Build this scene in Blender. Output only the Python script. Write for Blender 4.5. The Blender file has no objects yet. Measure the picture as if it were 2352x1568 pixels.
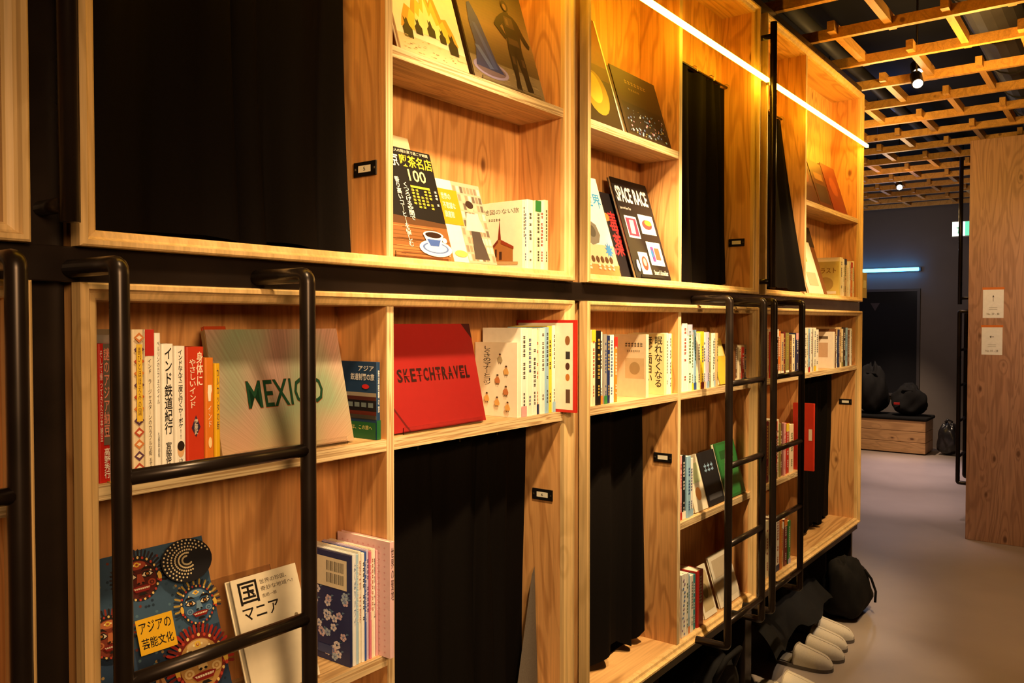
import bpy, bmesh, math, random
from mathutils import Vector, Matrix
sc = bpy.context.scene
COL = sc.collection
PI = math.pi
# ------------------------------------------------------------------ camera
F, CX, CY = 1898., 1176., 784.
CAM = Vector((0, -1.12, 1.4))
yaw = math.radians(36.88); pit = math.atan(46/1898)
fh = Vector((math.cos(yaw), math.sin(yaw), 0)); RT = Vector((math.sin(yaw), -math.cos(yaw), 0))
FW = fh*math.cos(pit) + Vector((0, 0, -math.sin(pit))); UP = RT.cross(FW)
cd = bpy.data.cameras.new('camera'); cam = bpy.data.objects.new('camera', cd); COL.objects.link(cam)
cd.sensor_width = 36; cd.lens = F/2352*36; cd.clip_start = .02
mw = Matrix.Identity(4)
for i in range(3):
    mw[i][0] = RT[i]; mw[i][1] = UP[i]; mw[i][2] = -FW[i]; mw[i][3] = CAM[i]
cam.matrix_world = mw
sc.camera = cam
def ray(px, py): return FW + RT*((px-CX)/F) + UP*((CY-py)/F)
def onY(px, py, Y): r = ray(px, py); return CAM + r*((Y-CAM.y)/r.y)
def onX(px, py, X): r = ray(px, py); return CAM + r*((X-CAM.x)/r.x)
def onZ(px, py, Z): r = ray(px, py); return CAM + r*((Z-CAM.z)/r.z)
def lean_hit(px, py, yb, zb, a):
    n = Vector((0, -math.cos(a), math.sin(a))); r = ray(px, py)
    return CAM + r*(n.dot(Vector((0, yb, zb))-CAM)/n.dot(r))
# ------------------------------------------------------------------ materials
def lin(hx):
    c = [int(hx[i:i+2], 16)/255 for i in (0, 2, 4)]
    return tuple(x/12.92 if x <= .04045 else ((x+.055)/1.055)**2.4 for x in c) + (1,)
def newmat(name):
    m = bpy.data.materials.new(name); m.use_nodes = True
    return m, m.node_tree, m.node_tree.nodes['Principled BSDF']
def nd(nt, typ, ins=None, **props):
    n = nt.nodes.new(typ)
    for k, v in props.items(): setattr(n, k, v)
    for k, v in (ins or {}).items():
        if isinstance(v, bpy.types.NodeSocket): nt.links.new(v, n.inputs[k])
        else: n.inputs[k].default_value = v
    return n
def mixc(nt, fac, a, b, blend='MIX'):
    n = nt.nodes.new('ShaderNodeMix'); n.data_type = 'RGBA'; n.blend_type = blend
    for i, v in ((0, fac), (6, a), (7, b)):
        if isinstance(v, bpy.types.NodeSocket): nt.links.new(v, n.inputs[i])
        else: n.inputs[i].default_value = v
    return n.outputs[2]
MC = {}
def M(hx, rough=.5, metal=0.0, spec=.4):
    k = (hx, rough, metal)
    if k in MC: return MC[k]
    m, nt, b = newmat('paint_'+hx)
    tc = nd(nt, 'ShaderNodeTexCoord')
    nz = nd(nt, 'ShaderNodeTexNoise', {'Vector': tc.outputs['Object'], 'Scale': 60., 'Detail': 2.})
    c = lin(hx); d = tuple(x*.86 for x in c[:3])+(1,)
    nt.links.new(mixc(nt, nz.outputs['Fac'], c, d), b.inputs['Base Color'])
    b.inputs['Roughness'].default_value = rough; b.inputs['Metallic'].default_value = metal
    b.inputs['Specular IOR Level'].default_value = spec
    MC[k] = m; return m
def emis(name, col, s):
    m, nt, b = newmat(name)
    b.inputs['Base Color'].default_value = (.8, .8, .8, 1)
    b.inputs['Emission Color'].default_value = tuple(col)+(1,); b.inputs['Emission Strength'].default_value = s
    return m
def wood(name, light, dark, knot, axis='Z', k=8., contrast=.62, rough=.45, seed=0., knots=.9, across=6., along=.95, warp=1.1):
    m, nt, b = newmat(name)
    g = nd(nt, 'ShaderNodeNewGeometry')
    def mp(a, l):
        s = [a, a, a]; s['XYZ'.index(axis)] = l
        return nd(nt, 'ShaderNodeMapping', {'Vector': g.outputs['Position'], 'Scale': s, 'Location': (seed, seed*.7, seed*1.3)}).outputs[0]
    n1 = nd(nt, 'ShaderNodeTexNoise', {'Vector': mp(across, along), 'Scale': 1., 'Detail': 2.5, 'Roughness': .45, 'Distortion': warp})
    vo = nd(nt, 'ShaderNodeTexVoronoi', {'Vector': mp(8., 4.), 'Scale': 1.})
    km = nd(nt, 'ShaderNodeMapRange', {'Value': vo.outputs['Distance'], 'From Min': .03, 'From Max': .30, 'To Min': 1., 'To Max': 0.}, interpolation_type='SMOOTHSTEP')
    a1 = nd(nt, 'ShaderNodeMath', {0: n1.outputs['Fac'], 1: k*2*PI}, operation='MULTIPLY')
    a2 = nd(nt, 'ShaderNodeMath', {0: km.outputs[0], 1: 7.}, operation='MULTIPLY')
    a3 = nd(nt, 'ShaderNodeMath', {0: a1.outputs[0], 1: a2.outputs[0]}, operation='ADD')
    a4 = nd(nt, 'ShaderNodeMath', {0: a3.outputs[0]}, operation='SINE')
    rp = nd(nt, 'ShaderNodeMapRange', {'Value': a4.outputs[0], 'From Min': .0, 'From Max': 1., 'To Min': 0., 'To Max': contrast})
    fb = nd(nt, 'ShaderNodeTexNoise', {'Vector': mp(170., 5.), 'Scale': 1., 'Detail': 2.})
    big = nd(nt, 'ShaderNodeTexNoise', {'Vector': mp(3.2, 1.1), 'Scale': 1., 'Detail': 2.})
    bg_ = nd(nt, 'ShaderNodeMapRange', {'Value': big.outputs['Fac'], 'From Min': .35, 'From Max': .65, 'To Min': 0., 'To Max': .4})
    c0 = mixc(nt, bg_.outputs[0], lin(light), lin(dark))
    c1 = mixc(nt, rp.outputs[0], c0, tuple(x*.76 for x in lin(dark)[:3])+(1,))
    fr = nd(nt, 'ShaderNodeMapRange', {'Value': fb.outputs['Fac'], 'From Min': .3, 'From Max': .7, 'To Min': .82, 'To Max': 1.06})
    c2 = mixc(nt, 1., c1, nd(nt, 'ShaderNodeCombineColor', {0: fr.outputs[0], 1: fr.outputs[0], 2: fr.outputs[0]}).outputs[0], 'MULTIPLY')
    kk = nd(nt, 'ShaderNodeMapRange', {'Value': vo.outputs['Distance'], 'From Min': .05, 'From Max': .115, 'To Min': knots, 'To Max': 0.}, interpolation_type='SMOOTHSTEP')
    c3 = mixc(nt, kk.outputs[0], c2, lin(knot))
    nt.links.new(c3, b.inputs['Base Color'])
    b.inputs['Roughness'].default_value = rough
    bp = nd(nt, 'ShaderNodeBump', {'Height': fb.outputs['Fac'], 'Strength': .12, 'Distance': .002})
    nt.links.new(bp.outputs[0], b.inputs['Normal'])
    return m
W_PLY = wood('larch_plywood', 'e2aa6c', 'b8783f', '54280f', 'Z', contrast=.52, across=6.5, along=1.2, warp=1.3, knots=.8)
W_PLYX = wood('larch_plywood_flat', 'd6a86e', 'b07c42', '5a2f14', 'X', seed=3.1)
W_FRAME_V = wood('pale_pine_trim', 'e6c48c', 'cca262', 'a87a45', 'Z', k=6, contrast=.35, seed=5., knots=.2)
W_SHELF = wood('plywood_shelf', 'dcb680', 'ac804c', '8a5a30', 'X', k=9, contrast=.6, seed=8., knots=.3, across=22.)
W_EDGE = wood('plywood_edge', 'f0d8aa', 'b58a58', 'b58a58', 'X', k=5, contrast=.8, seed=1., knots=0., across=120., along=1.5)
W_EDGEV = wood('plywood_edge_upright', 'f0d8aa', 'b58a58', 'b58a58', 'Z', k=5, contrast=.8, seed=1., knots=0., across=120., along=1.5)
W_LAT = wood('lattice_pine', 'e2aa5e', 'c48a42', '7a4a20', 'X', k=6, contrast=.4, seed=2.)
W_PANEL = wood('partition_plywood', 'bc9076', '986a54', '54301f', 'Z', k=8, contrast=.48, seed=12., across=8., along=1.2, warp=1.3, knots=.75)
def black_metal():
    m, nt, b = newmat('blackened_steel')
    g = nd(nt, 'ShaderNodeNewGeometry')
    n = nd(nt, 'ShaderNodeTexNoise', {'Vector': g.outputs['Position'], 'Scale': 9., 'Detail': 3.})
    nt.links.new(mixc(nt, n.outputs['Fac'], (.010, .008, .007, 1), (.036, .022, .016, 1)), b.inputs['Base Color'])
    b.inputs['Metallic'].default_value = .5
    r = nd(nt, 'ShaderNodeMapRange', {'Value': n.outputs['Fac'], 'To Min': .2, 'To Max': .4})
    nt.links.new(r.outputs[0], b.inputs['Roughness'])
    return m
STEEL = black_metal()
def fabric(name, c1, c2, sc_=300., spec=.06, rough=.85):
    m, nt, b = newmat(name)
    g = nd(nt, 'ShaderNodeNewGeometry')
    n = nd(nt, 'ShaderNodeTexNoise', {'Vector': g.outputs['Position'], 'Scale': sc_, 'Detail': 2.})
    nt.links.new(mixc(nt, n.outputs['Fac'], c1, c2), b.inputs['Base Color'])
    b.inputs['Roughness'].default_value = rough; b.inputs['Specular IOR Level'].default_value = spec
    bp = nd(nt, 'ShaderNodeBump', {'Height': n.outputs['Fac'], 'Strength': .2, 'Distance': .001})
    nt.links.new(bp.outputs[0], b.inputs['Normal'])
    return m
CURT = fabric('black_curtain_cloth', (.0028, .0020, .0017, 1), (.0050, .0034, .0027, 1))
BAGM = fabric('black_nylon', (.007, .007, .008, 1), (.013, .012, .013, 1), 120., .15)
FELT = fabric('grey_felt', lin('ccc2b4'), lin('b8aea0'), 200.)
FELT2 = fabric('pale_felt', lin('e4dccf'), lin('d4cabc'), 200.)
PLAST = fabric('black_plastic', (.012, .011, .013, 1), (.03, .028, .032, 1), 30., .5, .28)
def acrylic():
    m, nt, b = newmat('clear_acrylic')
    b.inputs['Base Color'].default_value = (1, 1, 1, 1); b.inputs['Roughness'].default_value = .03
    b.inputs['Transmission Weight'].default_value = 1.; b.inputs['IOR'].default_value = 1.25
    return m
ACR = acrylic()
def noisy(name, c1, c2, s, rough, bump=0.):
    m, nt, b = newmat(name)
    g = nd(nt, 'ShaderNodeNewGeometry')
    n = nd(nt, 'ShaderNodeTexNoise', {'Vector': g.outputs['Position'], 'Scale': s, 'Detail': 5.})
    nt.links.new(mixc(nt, n.outputs['Fac'], c1, c2), b.inputs['Base Color'])
    b.inputs['Roughness'].default_value = rough
    if bump:
        bp = nd(nt, 'ShaderNodeBump', {'Height': n.outputs['Fac'], 'Strength': bump, 'Distance': .01})
        nt.links.new(bp.outputs[0], b.inputs['Normal'])
    return m
FLOORM = noisy('smooth_concrete', lin('a89a92'), lin('90837c'), 3., .36)
DARKW = noisy('dark_wall_paint', lin('3a3034'), lin('322a2e'), 4., .8)
FARW = noisy('grey_wall_paint', lin('78706f'), lin('6c6463'), 4., .8)
CEILM = noisy('raw_ceiling', lin('201e22'), lin('121114'), 3., .9, .4)
DUCT = noisy('dull_duct_metal', lin('55545c'), lin('3c3c44'), 8., .5)
# ------------------------------------------------------------------ mesh builder
class MB:
    def __init__(s): s.v = []; s.f = []; s.m = []
    def add(s, vs, fs, mat):
        b = len(s.v); s.v += [tuple(v) for v in vs]; s.f += [tuple(b+i for i in f) for f in fs]; s.m += [mat]*len(fs); return s
    def box(s, x0, x1, y0, y1, z0, z1, mat):
        return s.add([(x, y, z) for x in (x0, x1) for y in (y0, y1) for z in (z0, z1)],
                     [(0, 1, 3, 2), (4, 6, 7, 5), (0, 4, 5, 1), (2, 3, 7, 6), (0, 2, 6, 4), (1, 5, 7, 3)], mat)
    def prism(s, poly, h0, h1, mat, mp=lambda a, b, c: (a, b, c)):
        n = len(poly)
        vs = [mp(a, b, h0) for a, b in poly]+[mp(a, b, h1) for a, b in poly]
        fs = [tuple(range(n)), tuple(range(2*n-1, n-1, -1))]+[(i, (i+1) % n, n+(i+1) % n, n+i) for i in range(n)]
        return s.add(vs, fs, mat)
    def loft(s, rings, mat, caps=True, close=False):
        n = len(rings[0]); vs = [p for r in rings for p in r]; fs = []
        L = len(rings)
        for k in range(L if close else L-1):
            k2 = (k+1) % L
            for i in range(n):
                j = (i+1) % n; fs.append((k*n+i, k*n+j, k2*n+j, k2*n+i))
        if caps and not close: fs += [tuple(range(n)), tuple((L-1)*n+i for i in range(n-1, -1, -1))]
        return s.add(vs, fs, mat)
    def tube(s, pts, r, mat, n=12):
        pts = [Vector(p) for p in pts]; rings = []; prev = None
        for i, p in enumerate(pts):
            t = (pts[min(i+1, len(pts)-1)]-pts[max(i-1, 0)]).normalized()
            if prev is None:
                u = t.orthogonal().normalized()
            else:
                u = (prev - t*prev.dot(t)).normalized()
            prev = u; w = t.cross(u)
            rings.append([p+(u*math.cos(2*PI*k/n)+w*math.sin(2*PI*k/n))*r for k in range(n)])
        return s.loft(rings, mat)
    def grid(s, fn, nu, nv, mat):
        vs = [fn(i/nu, j/nv) for j in range(nv+1) for i in range(nu+1)]
        fs = [(j*(nu+1)+i, j*(nu+1)+i+1, (j+1)*(nu+1)+i+1, (j+1)*(nu+1)+i) for j in range(nv) for i in range(nu)]
        return s.add(vs, fs, mat)
    def build(s, name, parent=None, org=(0, 0, 0), smooth=False, bev=0, recalc=True):
        me = bpy.data.meshes.new(name)
        me.from_pydata([(x-org[0], y-org[1], z-org[2]) for x, y, z in s.v], [], s.f)
        ms = []
        for m in s.m:
            if m not in ms: ms.append(m)
        for m in ms: me.materials.append(m)
        ix = {m: i for i, m in enumerate(ms)}
        me.polygons.foreach_set('material_index', [ix[m] for m in s.m])
        if recalc:
            bm = bmesh.new(); bm.from_mesh(me); bmesh.ops.recalc_face_normals(bm, faces=bm.faces); bm.to_mesh(me); bm.free()
        if smooth:
            me.polygons.foreach_set('use_smooth', [True]*len(me.polygons))
        o = bpy.data.objects.new(name, me); COL.objects.link(o)
        if parent: o.parent = parent
        else: o.location = org
        if bev:
            b = o.modifiers.new('bevel', 'BEVEL'); b.width = bev; b.segments = 2; b.limit_method = 'ANGLE'
        return o
def roundpath(pts, rad, seg=6):
    pts = [Vector(p) for p in pts]; out = [pts[0]]
    for i in range(1, len(pts)-1):
        a = (pts[i-1]-pts[i]).normalized(); b = (pts[i+1]-pts[i]).normalized()
        p0 = pts[i]+a*rad; p1 = pts[i]+b*rad
        for k in range(seg+1):
            t = k/seg; out.append(p0*(1-t)**2+pts[i]*2*t*(1-t)+p1*t*t)
    return out+[pts[-1]]
def tag(o, label, cat, group=None):
    o['label'] = label; o['category'] = cat
    if group: o['group'] = group
    return o
def thing(name, label, cat, loc=(0, 0, 0), rot=(0, 0, 0), group=None):
    o = bpy.data.objects.new(name, None); COL.objects.link(o); o.empty_display_size = .02
    o.location = loc; o.rotation_euler = rot
    return tag(o, label, cat, group)
def struct(name, mb, **k):
    o = mb.build(name, **k); o['kind'] = 'structure'; return o
# ------------------------------------------------------------------ lettering
TC = {}
def tmesh(s, bold):
    if (s, bold) in TC: return TC[(s, bold)]
    cu = bpy.data.curves.new('t', 'FONT'); cu.body = s; cu.align_x = 'CENTER'; cu.resolution_u = 2; cu.space_line = .95
    cu.offset = {False: 0, True: .012}.get(bold, bold)
    o = bpy.data.objects.new('t', cu); COL.objects.link(o)
    bpy.context.view_layer.update()
    me = bpy.data.meshes.new_from_object(o.evaluated_get(bpy.context.evaluated_depsgraph_get()))
    vs = [(v.co.x, v.co.y) for v in me.vertices]; fs = [tuple(p.vertices) for p in me.polygons]
    bpy.data.objects.remove(o); bpy.data.curves.remove(cu); bpy.data.meshes.remove(me)
    if not vs: vs = [(0, 0), (1, 0), (1, 1)]; fs = []
    TC[(s, bold)] = (vs, fs); return TC[(s, bold)]
class Art:
    def __init__(s, P): s.P = P; s.e = .0004; s.a = MB(); s.t = MB()
    def nx(s): s.e += .00012; return s.e
    def poly(s, pts, col, e=None):
        e = e or s.nx(); s.a.add([s.P(u, v, e) for u, v in pts], [tuple(range(len(pts)))], M(col)); return s
    def rect(s, u0, v0, u1, v1, col, e=None): return s.poly([(u0, v0), (u1, v0), (u1, v1), (u0, v1)], col, e)
    def disc(s, u, v, ru, rv, col, n=20, e=None): return s.poly([(u+ru*math.cos(2*PI*k/n), v+rv*math.sin(2*PI*k/n)) for k in range(n)], col, e)
    def text(s, t, u0, v0, u1, v1, col, vert=False, bold=False):
        if vert: t = '\n'.join(t.replace('ー', '｜'))
        vs, fs = tmesh(t, bold)
        if not fs: return s
        xa = min(v[0] for v in vs); xb = max(v[0] for v in vs); ya = min(v[1] for v in vs); yb = max(v[1] for v in vs)
        e = s.nx()
        s.t.add([s.P(u0+(x-xa)/(xb-xa+1e-9)*(u1-u0), v0+(y-ya)/(yb-ya+1e-9)*(v1-v0), e) for x, y in vs], fs, M(col)); return s
    def marks(s, u0, v0, u1, v1, col, rnd, step=.055):
        e = s.nx(); v = v1
        while v > v0+step:
            if rnd.random() < .86:
                h = step*.72
                for q in range(2):
                    s.t.add([s.P(a, b, e) for a, b in ((u0, v-h*(.12+q*.5)), (u1, v-h*(.12+q*.5)), (u1, v-h*(.36+q*.5)), (u0, v-h*(.36+q*.5)))], [(0, 1, 2, 3)], M(col))
                um = u0+(u1-u0)*rnd.uniform(.3, .6)
                s.t.add([s.P(a, b, e) for a, b in ((um, v-h), (um+(u1-u0)*.22, v-h), (um+(u1-u0)*.22, v), (um, v))], [(0, 1, 2, 3)], M(col))
            v -= step
        return s
    def hmarks(s, u0, v0, u1, v1, col, rnd, step=.05):
        e = s.nx(); u = u0
        while u < u1-step:
            w = step*.7
            for q in range(2):
                vv = v0+(v1-v0)*(.1+.5*q)
                s.t.add([s.P(a, b, e) for a, b in ((u, vv), (u+w, vv), (u+w, vv+(v1-v0)*.2), (u, vv+(v1-v0)*.2))], [(0, 1, 2, 3)], M(col))
            um = u+w*rnd.uniform(.2, .6)
            s.t.add([s.P(a, b, e) for a, b in ((um, v0), (um+w*.2, v0), (um+w*.2, v1), (um, v1))], [(0, 1, 2, 3)], M(col))
            u += step
        return s
    def build(s, root):
        if s.a.f: s.a.build('cover_art', root, recalc=False)
        if s.t.f: s.t.build('lettering', root, recalc=False)
def mkbook(label, group, t, d, h, loc, rot, orient, cover, arts, pages='f0e8d2', spine='right', cat='book', ribbon=None):
    root = thing('book', label, cat, loc, rot, group)
    bt = min(.002, t*.22); r = min(.0025, t*.3)
    U = [(0, d), (0, r), (r*.35, r*.3), (r, 0), (t-r, 0), (t-r*.35, r*.3), (t, r), (t, d), (t-bt, d), (t-bt, r+bt), (bt, r+bt), (bt, d)]
    if orient == 'spine': mp = lambda a, b, c: (a, b, c)
    elif spine == 'right': mp = lambda a, b, c: (d-b, a, c)
    else: mp = lambda a, b, c: (b, a, c)
    cov = MB().prism(U, 0, h, M(cover, .38), mp).build('cover', root)
    MB().prism([(bt, r+bt), (t-bt, r+bt), (t-bt, d-.002), (bt, d-.002)], .0015, h-.0018, M(pages, .8), mp).build('page_block', root)
    for f, fn in arts:
        if f == 'spine': P = lambda u, v, e: (u*t, -e, v*h)
        elif f == 'front': P = lambda u, v, e: (u*d, -e, v*h)
        else: P = lambda u, v, e: (-e, d*(1-u), v*h)
        a = Art(P); fn(a); a.build(cov)
    if ribbon:
        MB().tube([(t*.7, .0, .001), (t*.7, -.016, .0012), (t*.72, -.018, -.012), (t*.6, -.017, -.03)], .0008, M(ribbon), 5).build('bookmark_ribbon', root, smooth=True)
    return root
# ------------------------------------------------------------------ setting
XF = 10.1
struct('floor', MB().box(-2, 10.6, -3.2, 3.2, -.1, 0, FLOORM))
struct('ceiling', MB().box(-2, 10.6, -3.2, 3.2, 3.25, 3.35, CEILM))
struct('wall_back', MB().box(-2, 4.50, .5, .56, 0, 2.58, DARKW))  # added behind the curtains so that no light leaks through
struct('wall_end', MB().box(4.47, 4.50, .16, .5, 0, 2.58, DARKW))
struct('wall_far', MB().box(XF, XF+.1, -3.2, 3.2, 0, 3.25, FARW))
struct('wall_left', MB().box(4.5, XF, 3.1, 3.2, 0, 3.25, DARKW))
struct('wall_right', MB().box(-2, XF, -3.2, -3.1, 0, 3.25, DARKW))
struct('wall_near', MB().box(-2.1, -2, -3.2, 3.2, 0, 3.25, DARKW))
sf = thing('steel_frame', 'black steel bunk frame standing between the wooden bookcases', 'frame')
for a, b in ((.47, .53), (1.735, 1.796), (2.998, 3.064), (4.465, 4.49)):
    MB().box(a+.0005, b-.0005, .03, .155, 0, 2.60, STEEL).build('post', sf, bev=.002)
for za, zb in ((1.4525, 1.4995), (.325, .3655), (2.5545, 2.60)):
    MB().box(-.73, 4.49, .006, .155, za, zb, STEEL).build('rail', sf, bev=.002)
# ------------------------------------------------------------------ bookcases
FI, ZI = .027, .023
def cabinet(label, X0, X1, z0, z1, div, shelves, backs, header=None):
    org = (X0, 0, z0)
    r = thing('bookcase', label, 'bookcase', org, group='wooden bookcases set into the bunk wall')
    prof = [(0, .012), (0, -.012), (.003, -.015), (.010, -.015), (.0125, -.008), (.016, -.005), (.024, -.003), (FI, 0), (FI, .012)]
    rings = []
    for i, y in prof:
        k = i*ZI/FI
        rings.append([(X0+i, y, z0+k), (X1-i, y, z0+k), (X1-i, y, z1-k), (X0+i, y, z1-k)])
    MB().loft(rings, W_FRAME_V, close=True).build('frame', r, org)
    for a in (X0+.007, X1-FI): MB().box(a, a+.02, .012, .14, z0, z1, W_PLY).build('side_panel', r, org)
    MB().box(X0+FI, X1-FI, .012, .14, z0+.004, z0+ZI, W_PLYX).build('bottom_panel', r, org)
    MB().box(X0+FI, X1-FI, .012, .14, z1-ZI, z1-.004, W_PLYX).build('top_panel', r, org)
    if div:
        dv = MB().box(div, div+.018, .004, .14, z0+ZI, z1-ZI, W_PLY).build('divider', r, org)
        MB().box(div, div+.018, .002, .004, z0+ZI, z1-ZI, W_EDGEV).build('front_edge', dv, org)
    for a, b, za, zb in backs: MB().box(a, b, .14, .15, za, zb, W_PLY).build('back_panel', r, org)
    for a, b, z in shelves:
        sh = MB().box(a, b, .006, .1395, z-.022, z, W_SHELF).build('shelf', r, org)
        MB().box(a, b, .004, .006, z-.022, z, W_EDGE).build('front_edge', sh, org)
    if header: MB().box(header[0], header[1], .125, .138, header[2], z1-ZI, W_PLY).build('header_panel', r, org)
    return r
ZS1, ZS2, ZU, ZU0, ZL0 = 1.177, .768, 1.922, 1.523, .389
zlt = 1.452; zut = 2.554
D1, D2, D3, D4 = 1.1025, 2.354, 3.576, 3.56
cabinet('nearest upper bookcase with tall black curtain at its left', .53, 1.735, 1.50, zut, D1, [(D1+.018, 1.735-FI, ZU)], [(D1, 1.735, 1.50, zut)], (.53+FI, D1, 2.42))
cabinet('middle upper bookcase with a glowing light strip across its top', 1.796, 2.998, 1.50, zut, D2, [(1.796+FI, D2, ZU)], [(1.796, D2, 1.50, zut)], (D2+.018, 2.998-FI, 2.285))
cabinet('far upper bookcase at the open end of the wall', 3.064, 4.465, 1.50, zut, D3, [(D3+.018, 4.465-FI, ZU)], [(D3, 4.465, 1.50, zut)], (3.064+FI, D3, 2.285))
cabinet('nearest lower bookcase holding the landscape book with green lettering', .53, 1.735, .366, zlt, D1, [(.53+FI, D1, ZS1), (D1+.018, 1.735-FI, ZS1), (.53+FI, D1, ZS2)], [(.53, D1, .366, zlt), (D1, 1.735, ZS1-.022, zlt)])
cabinet('middle lower bookcase with brightly lit white books', 1.796, 2.998, .366, zlt, D2, [(1.796+FI, D2, ZS1), (D2+.018, 2.998-FI, ZS1), (D2+.018, 2.998-FI, ZS2)], [(1.796, D2, ZS1-.022, zlt), (D2, 2.998, .366, zlt)])
cabinet('far lower bookcase beside the aisle, above the grey slippers', 3.064, 4.465, .366, zlt, D4, [(3.064+FI, D4, ZS1), (D4+.018, 4.465-FI, ZS1), (3.064+FI, D4, ZS2)], [(3.064, D4, .366, zlt), (D4, 4.465, ZS1-.022, zlt)])
cabinet('upper bookcase cut off by the left edge of the photo', -.73, .47, 1.50, zut, None, [(-.73+FI, .47-FI, ZU)], [(-.73, .47, 1.50, zut)])
cabinet('lower bookcase cut off by the left edge, behind a ladder', -.73, .47, .366, zlt, None, [(-.73+FI, .47-FI, ZS1), (-.73+FI, .47-FI, ZS2)], [(-.73, .47, .366, zlt)])
# ------------------------------------------------------------------ curtains
def curtain(label, X0, X1, z0, z1, folds, seed, gapR=.004, gap2=0., hem=.012, fwd=0.):
    rr = random.Random(seed)
    org = (X0, .108, z0)
    r = thing('curtain', label, 'curtain', org, group='black curtains closing the bunks')
    ph = [rr.uniform(0, 6.28) for _ in range(8)]
    def fn(u, v):
        uu = u+.07*math.sin(2*PI*1.2*u+ph[3])+.03*math.sin(2*PI*2.7*u+ph[4])+.025*(1-v)*math.sin(5*u+ph[5]+1.5*v)
        s = math.sin(2*PI*folds*uu+ph[0])
        zb = z0+hem+hem*.7*math.sin(2*PI*folds*.5*uu+ph[6])
        z = zb+(z1-.02-zb)*v
        w = (X1-.004-gapR-gap2*math.sin(PI*min(1, v*1.2))) - (X0+.004)
        x = X0+.004+w*u+.012*(1-v)*math.cos(2*PI*folds*uu+ph[0])*math.sin(PI*u)
        amp = .009+.009*(1-v)
        y = .108+amp*math.copysign(abs(s)**.8, s)+.006*math.sin(2*PI*folds*.43*uu+ph[1]+v*2.2)+.0035*math.sin(2*PI*folds*2.3*uu+ph[2]-3*v)
        return (x, min(y, .133)-fwd*(1-v)*u*u, z)
    MB().grid(fn, int(folds*20), 36, CURT).build('fabric', r, org, smooth=True, recalc=False)
    rod = MB().tube([(X0+.001, .105, z1-.012), (X1-.001, .105, z1-.012)], .004, STEEL, 8).build('curtain_rod', r, org, smooth=True)
    n = max(3, int((X1-X0)/.1))
    for k in range(n):
        x = X0+.02+(X1-X0-.04)*k/(n-1)
        MB().tube([(x, .088, z1-.026), (x, .087, z1-.012), (x, .097, z1-.005), (x, .108, z1-.006)], .0014, M('b0a080', .3, .8), 6).build('hook', rod, org)
    return r, org
curtain('wide black curtain filling the left of the nearest upper bookcase', .557, D1, ZU0, 2.42, 4.2, 1, .004, .014)
curtain('narrow black curtain under the light strip, middle upper bookcase', D2+.018, 2.998-FI, ZU0, 2.285, 5, 2, .006, 0, .012, .03)
curtain('black curtain at the left of the far upper bookcase', 3.064+FI, D3, ZU0, 2.285, 4, 3, .004, 0, .012, .115)
c4, o4 = curtain('tall black curtain below the red landscape book', D1+.018, 1.735-FI, ZL0, ZS1-.022, 5, 4, .01)
Lm = fabric('grey_lining', lin('6a6158'), lin('5a5149'), 250.)
MB().grid(lambda u, v: (1.700-.012*u-.085*(1-v)*u, .084-.01*math.sin(PI*u)*(1-v)-.012*(1-v)*(1-u), .42+.36*v-.02*u), 8, 12, Lm).build('lining', c4, o4, smooth=True, recalc=False)
curtain('black curtain beneath the left shelf of the middle lower bookcase', 1.823, D2, ZL0, ZS1-.022, 4.3, 5, .02, 0, .026)
curtain('black curtain at the right of the far lower bookcase', D4+.018, 4.465-FI, ZL0, ZS1-.022, 6.5, 6, .06, 0, .03)
# ------------------------------------------------------------------ number plates
def plate(label, X, yc, z, txt):
    r = thing('number_plate', label, 'number plate', (X, yc, z), group='black number plates on the bunk sides')
    MB().box(-.003, 0, -.031, .031, -.014, .014, M('15110f', .4)).build('plate', r, bev=.001)
    a = Art(lambda u, v, e: (-.003-e, .017-.034*u, -.0065+.013*v)); a.rect(0, 0, 1, 1, 'f0ead8')
    cdo = a.a.build('name_card', r, recalc=False)
    if txt:
        b = Art(lambda u, v, e: (-.0034-e, .017-.034*u, -.0065+.013*v)); b.text(txt, .42, .25, .58, .78, '302820'); b.t.build('lettering', cdo, recalc=False)
    for y in (-.026, .026): MB().box(-.004, -.0032, y-.002, y+.002, -.002, .002, M('80705a', .3, .8)).build('screw', r)
def plate_px(label, X, px, py, txt):
    p = onX(px, py, X); plate(label, X, p.y, p.z, txt)
plate_px('black number plate holding a card marked 5', D1, 840, 388, '5')
plate_px('black number plate holding a card marked 6', 1.735-FI, 1247, 1135, '6')
plate_px('number plate beside the narrow curtain under the light strip', 2.998-FI, 1692, 557, '')
plate_px('number plate on the divider of the middle lower bookcase', D2, 1523, 1050, '')
plate_px('number plate at the far end beside the aisle', 4.465-FI, 1942, 922, '')
# ------------------------------------------------------------------ ladders and handles
def ladder(label, xs, Y=-.12, ztop=1.470, zbot=.380, wallY=.006):
    x0, x1 = xs
    r = thing('ladder', label, 'ladder', (x0, 0, zbot), group='black pipe ladders hooked to the bunks')
    org = (x0, 0, zbot)
    for x in xs:
        MB().tube(roundpath([(x, wallY-.002, ztop), (x, Y, ztop), (x, Y, zbot+.0), (x, -.016, zbot)], .0125, 5), .012, STEEL, 16).build('rail', r, org, smooth=True)
    for z in (1.205, .948, .700, .455):
        MB().tube([(x0+.006, Y, z), (x1-.006, Y, z)], .010, STEEL, 12).build('rung', r, org, smooth=True)
    return r
def rail_x(px, Y=-.12): return onY(px, 1000, Y).x
ladder('black pipe ladder in front of the landscape book with green lettering', (rail_x(278), rail_x(708)))
ladder('black pipe ladder at the right of the middle lower bookcase', (rail_x(1674), rail_x(1752)))
ladder('black pipe ladder at the left of the far lower bookcase', (rail_x(1776), rail_x(1840)))
ladder('black pipe ladder cut off by the left edge of the photo', (.12, rail_x(42)))
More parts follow.
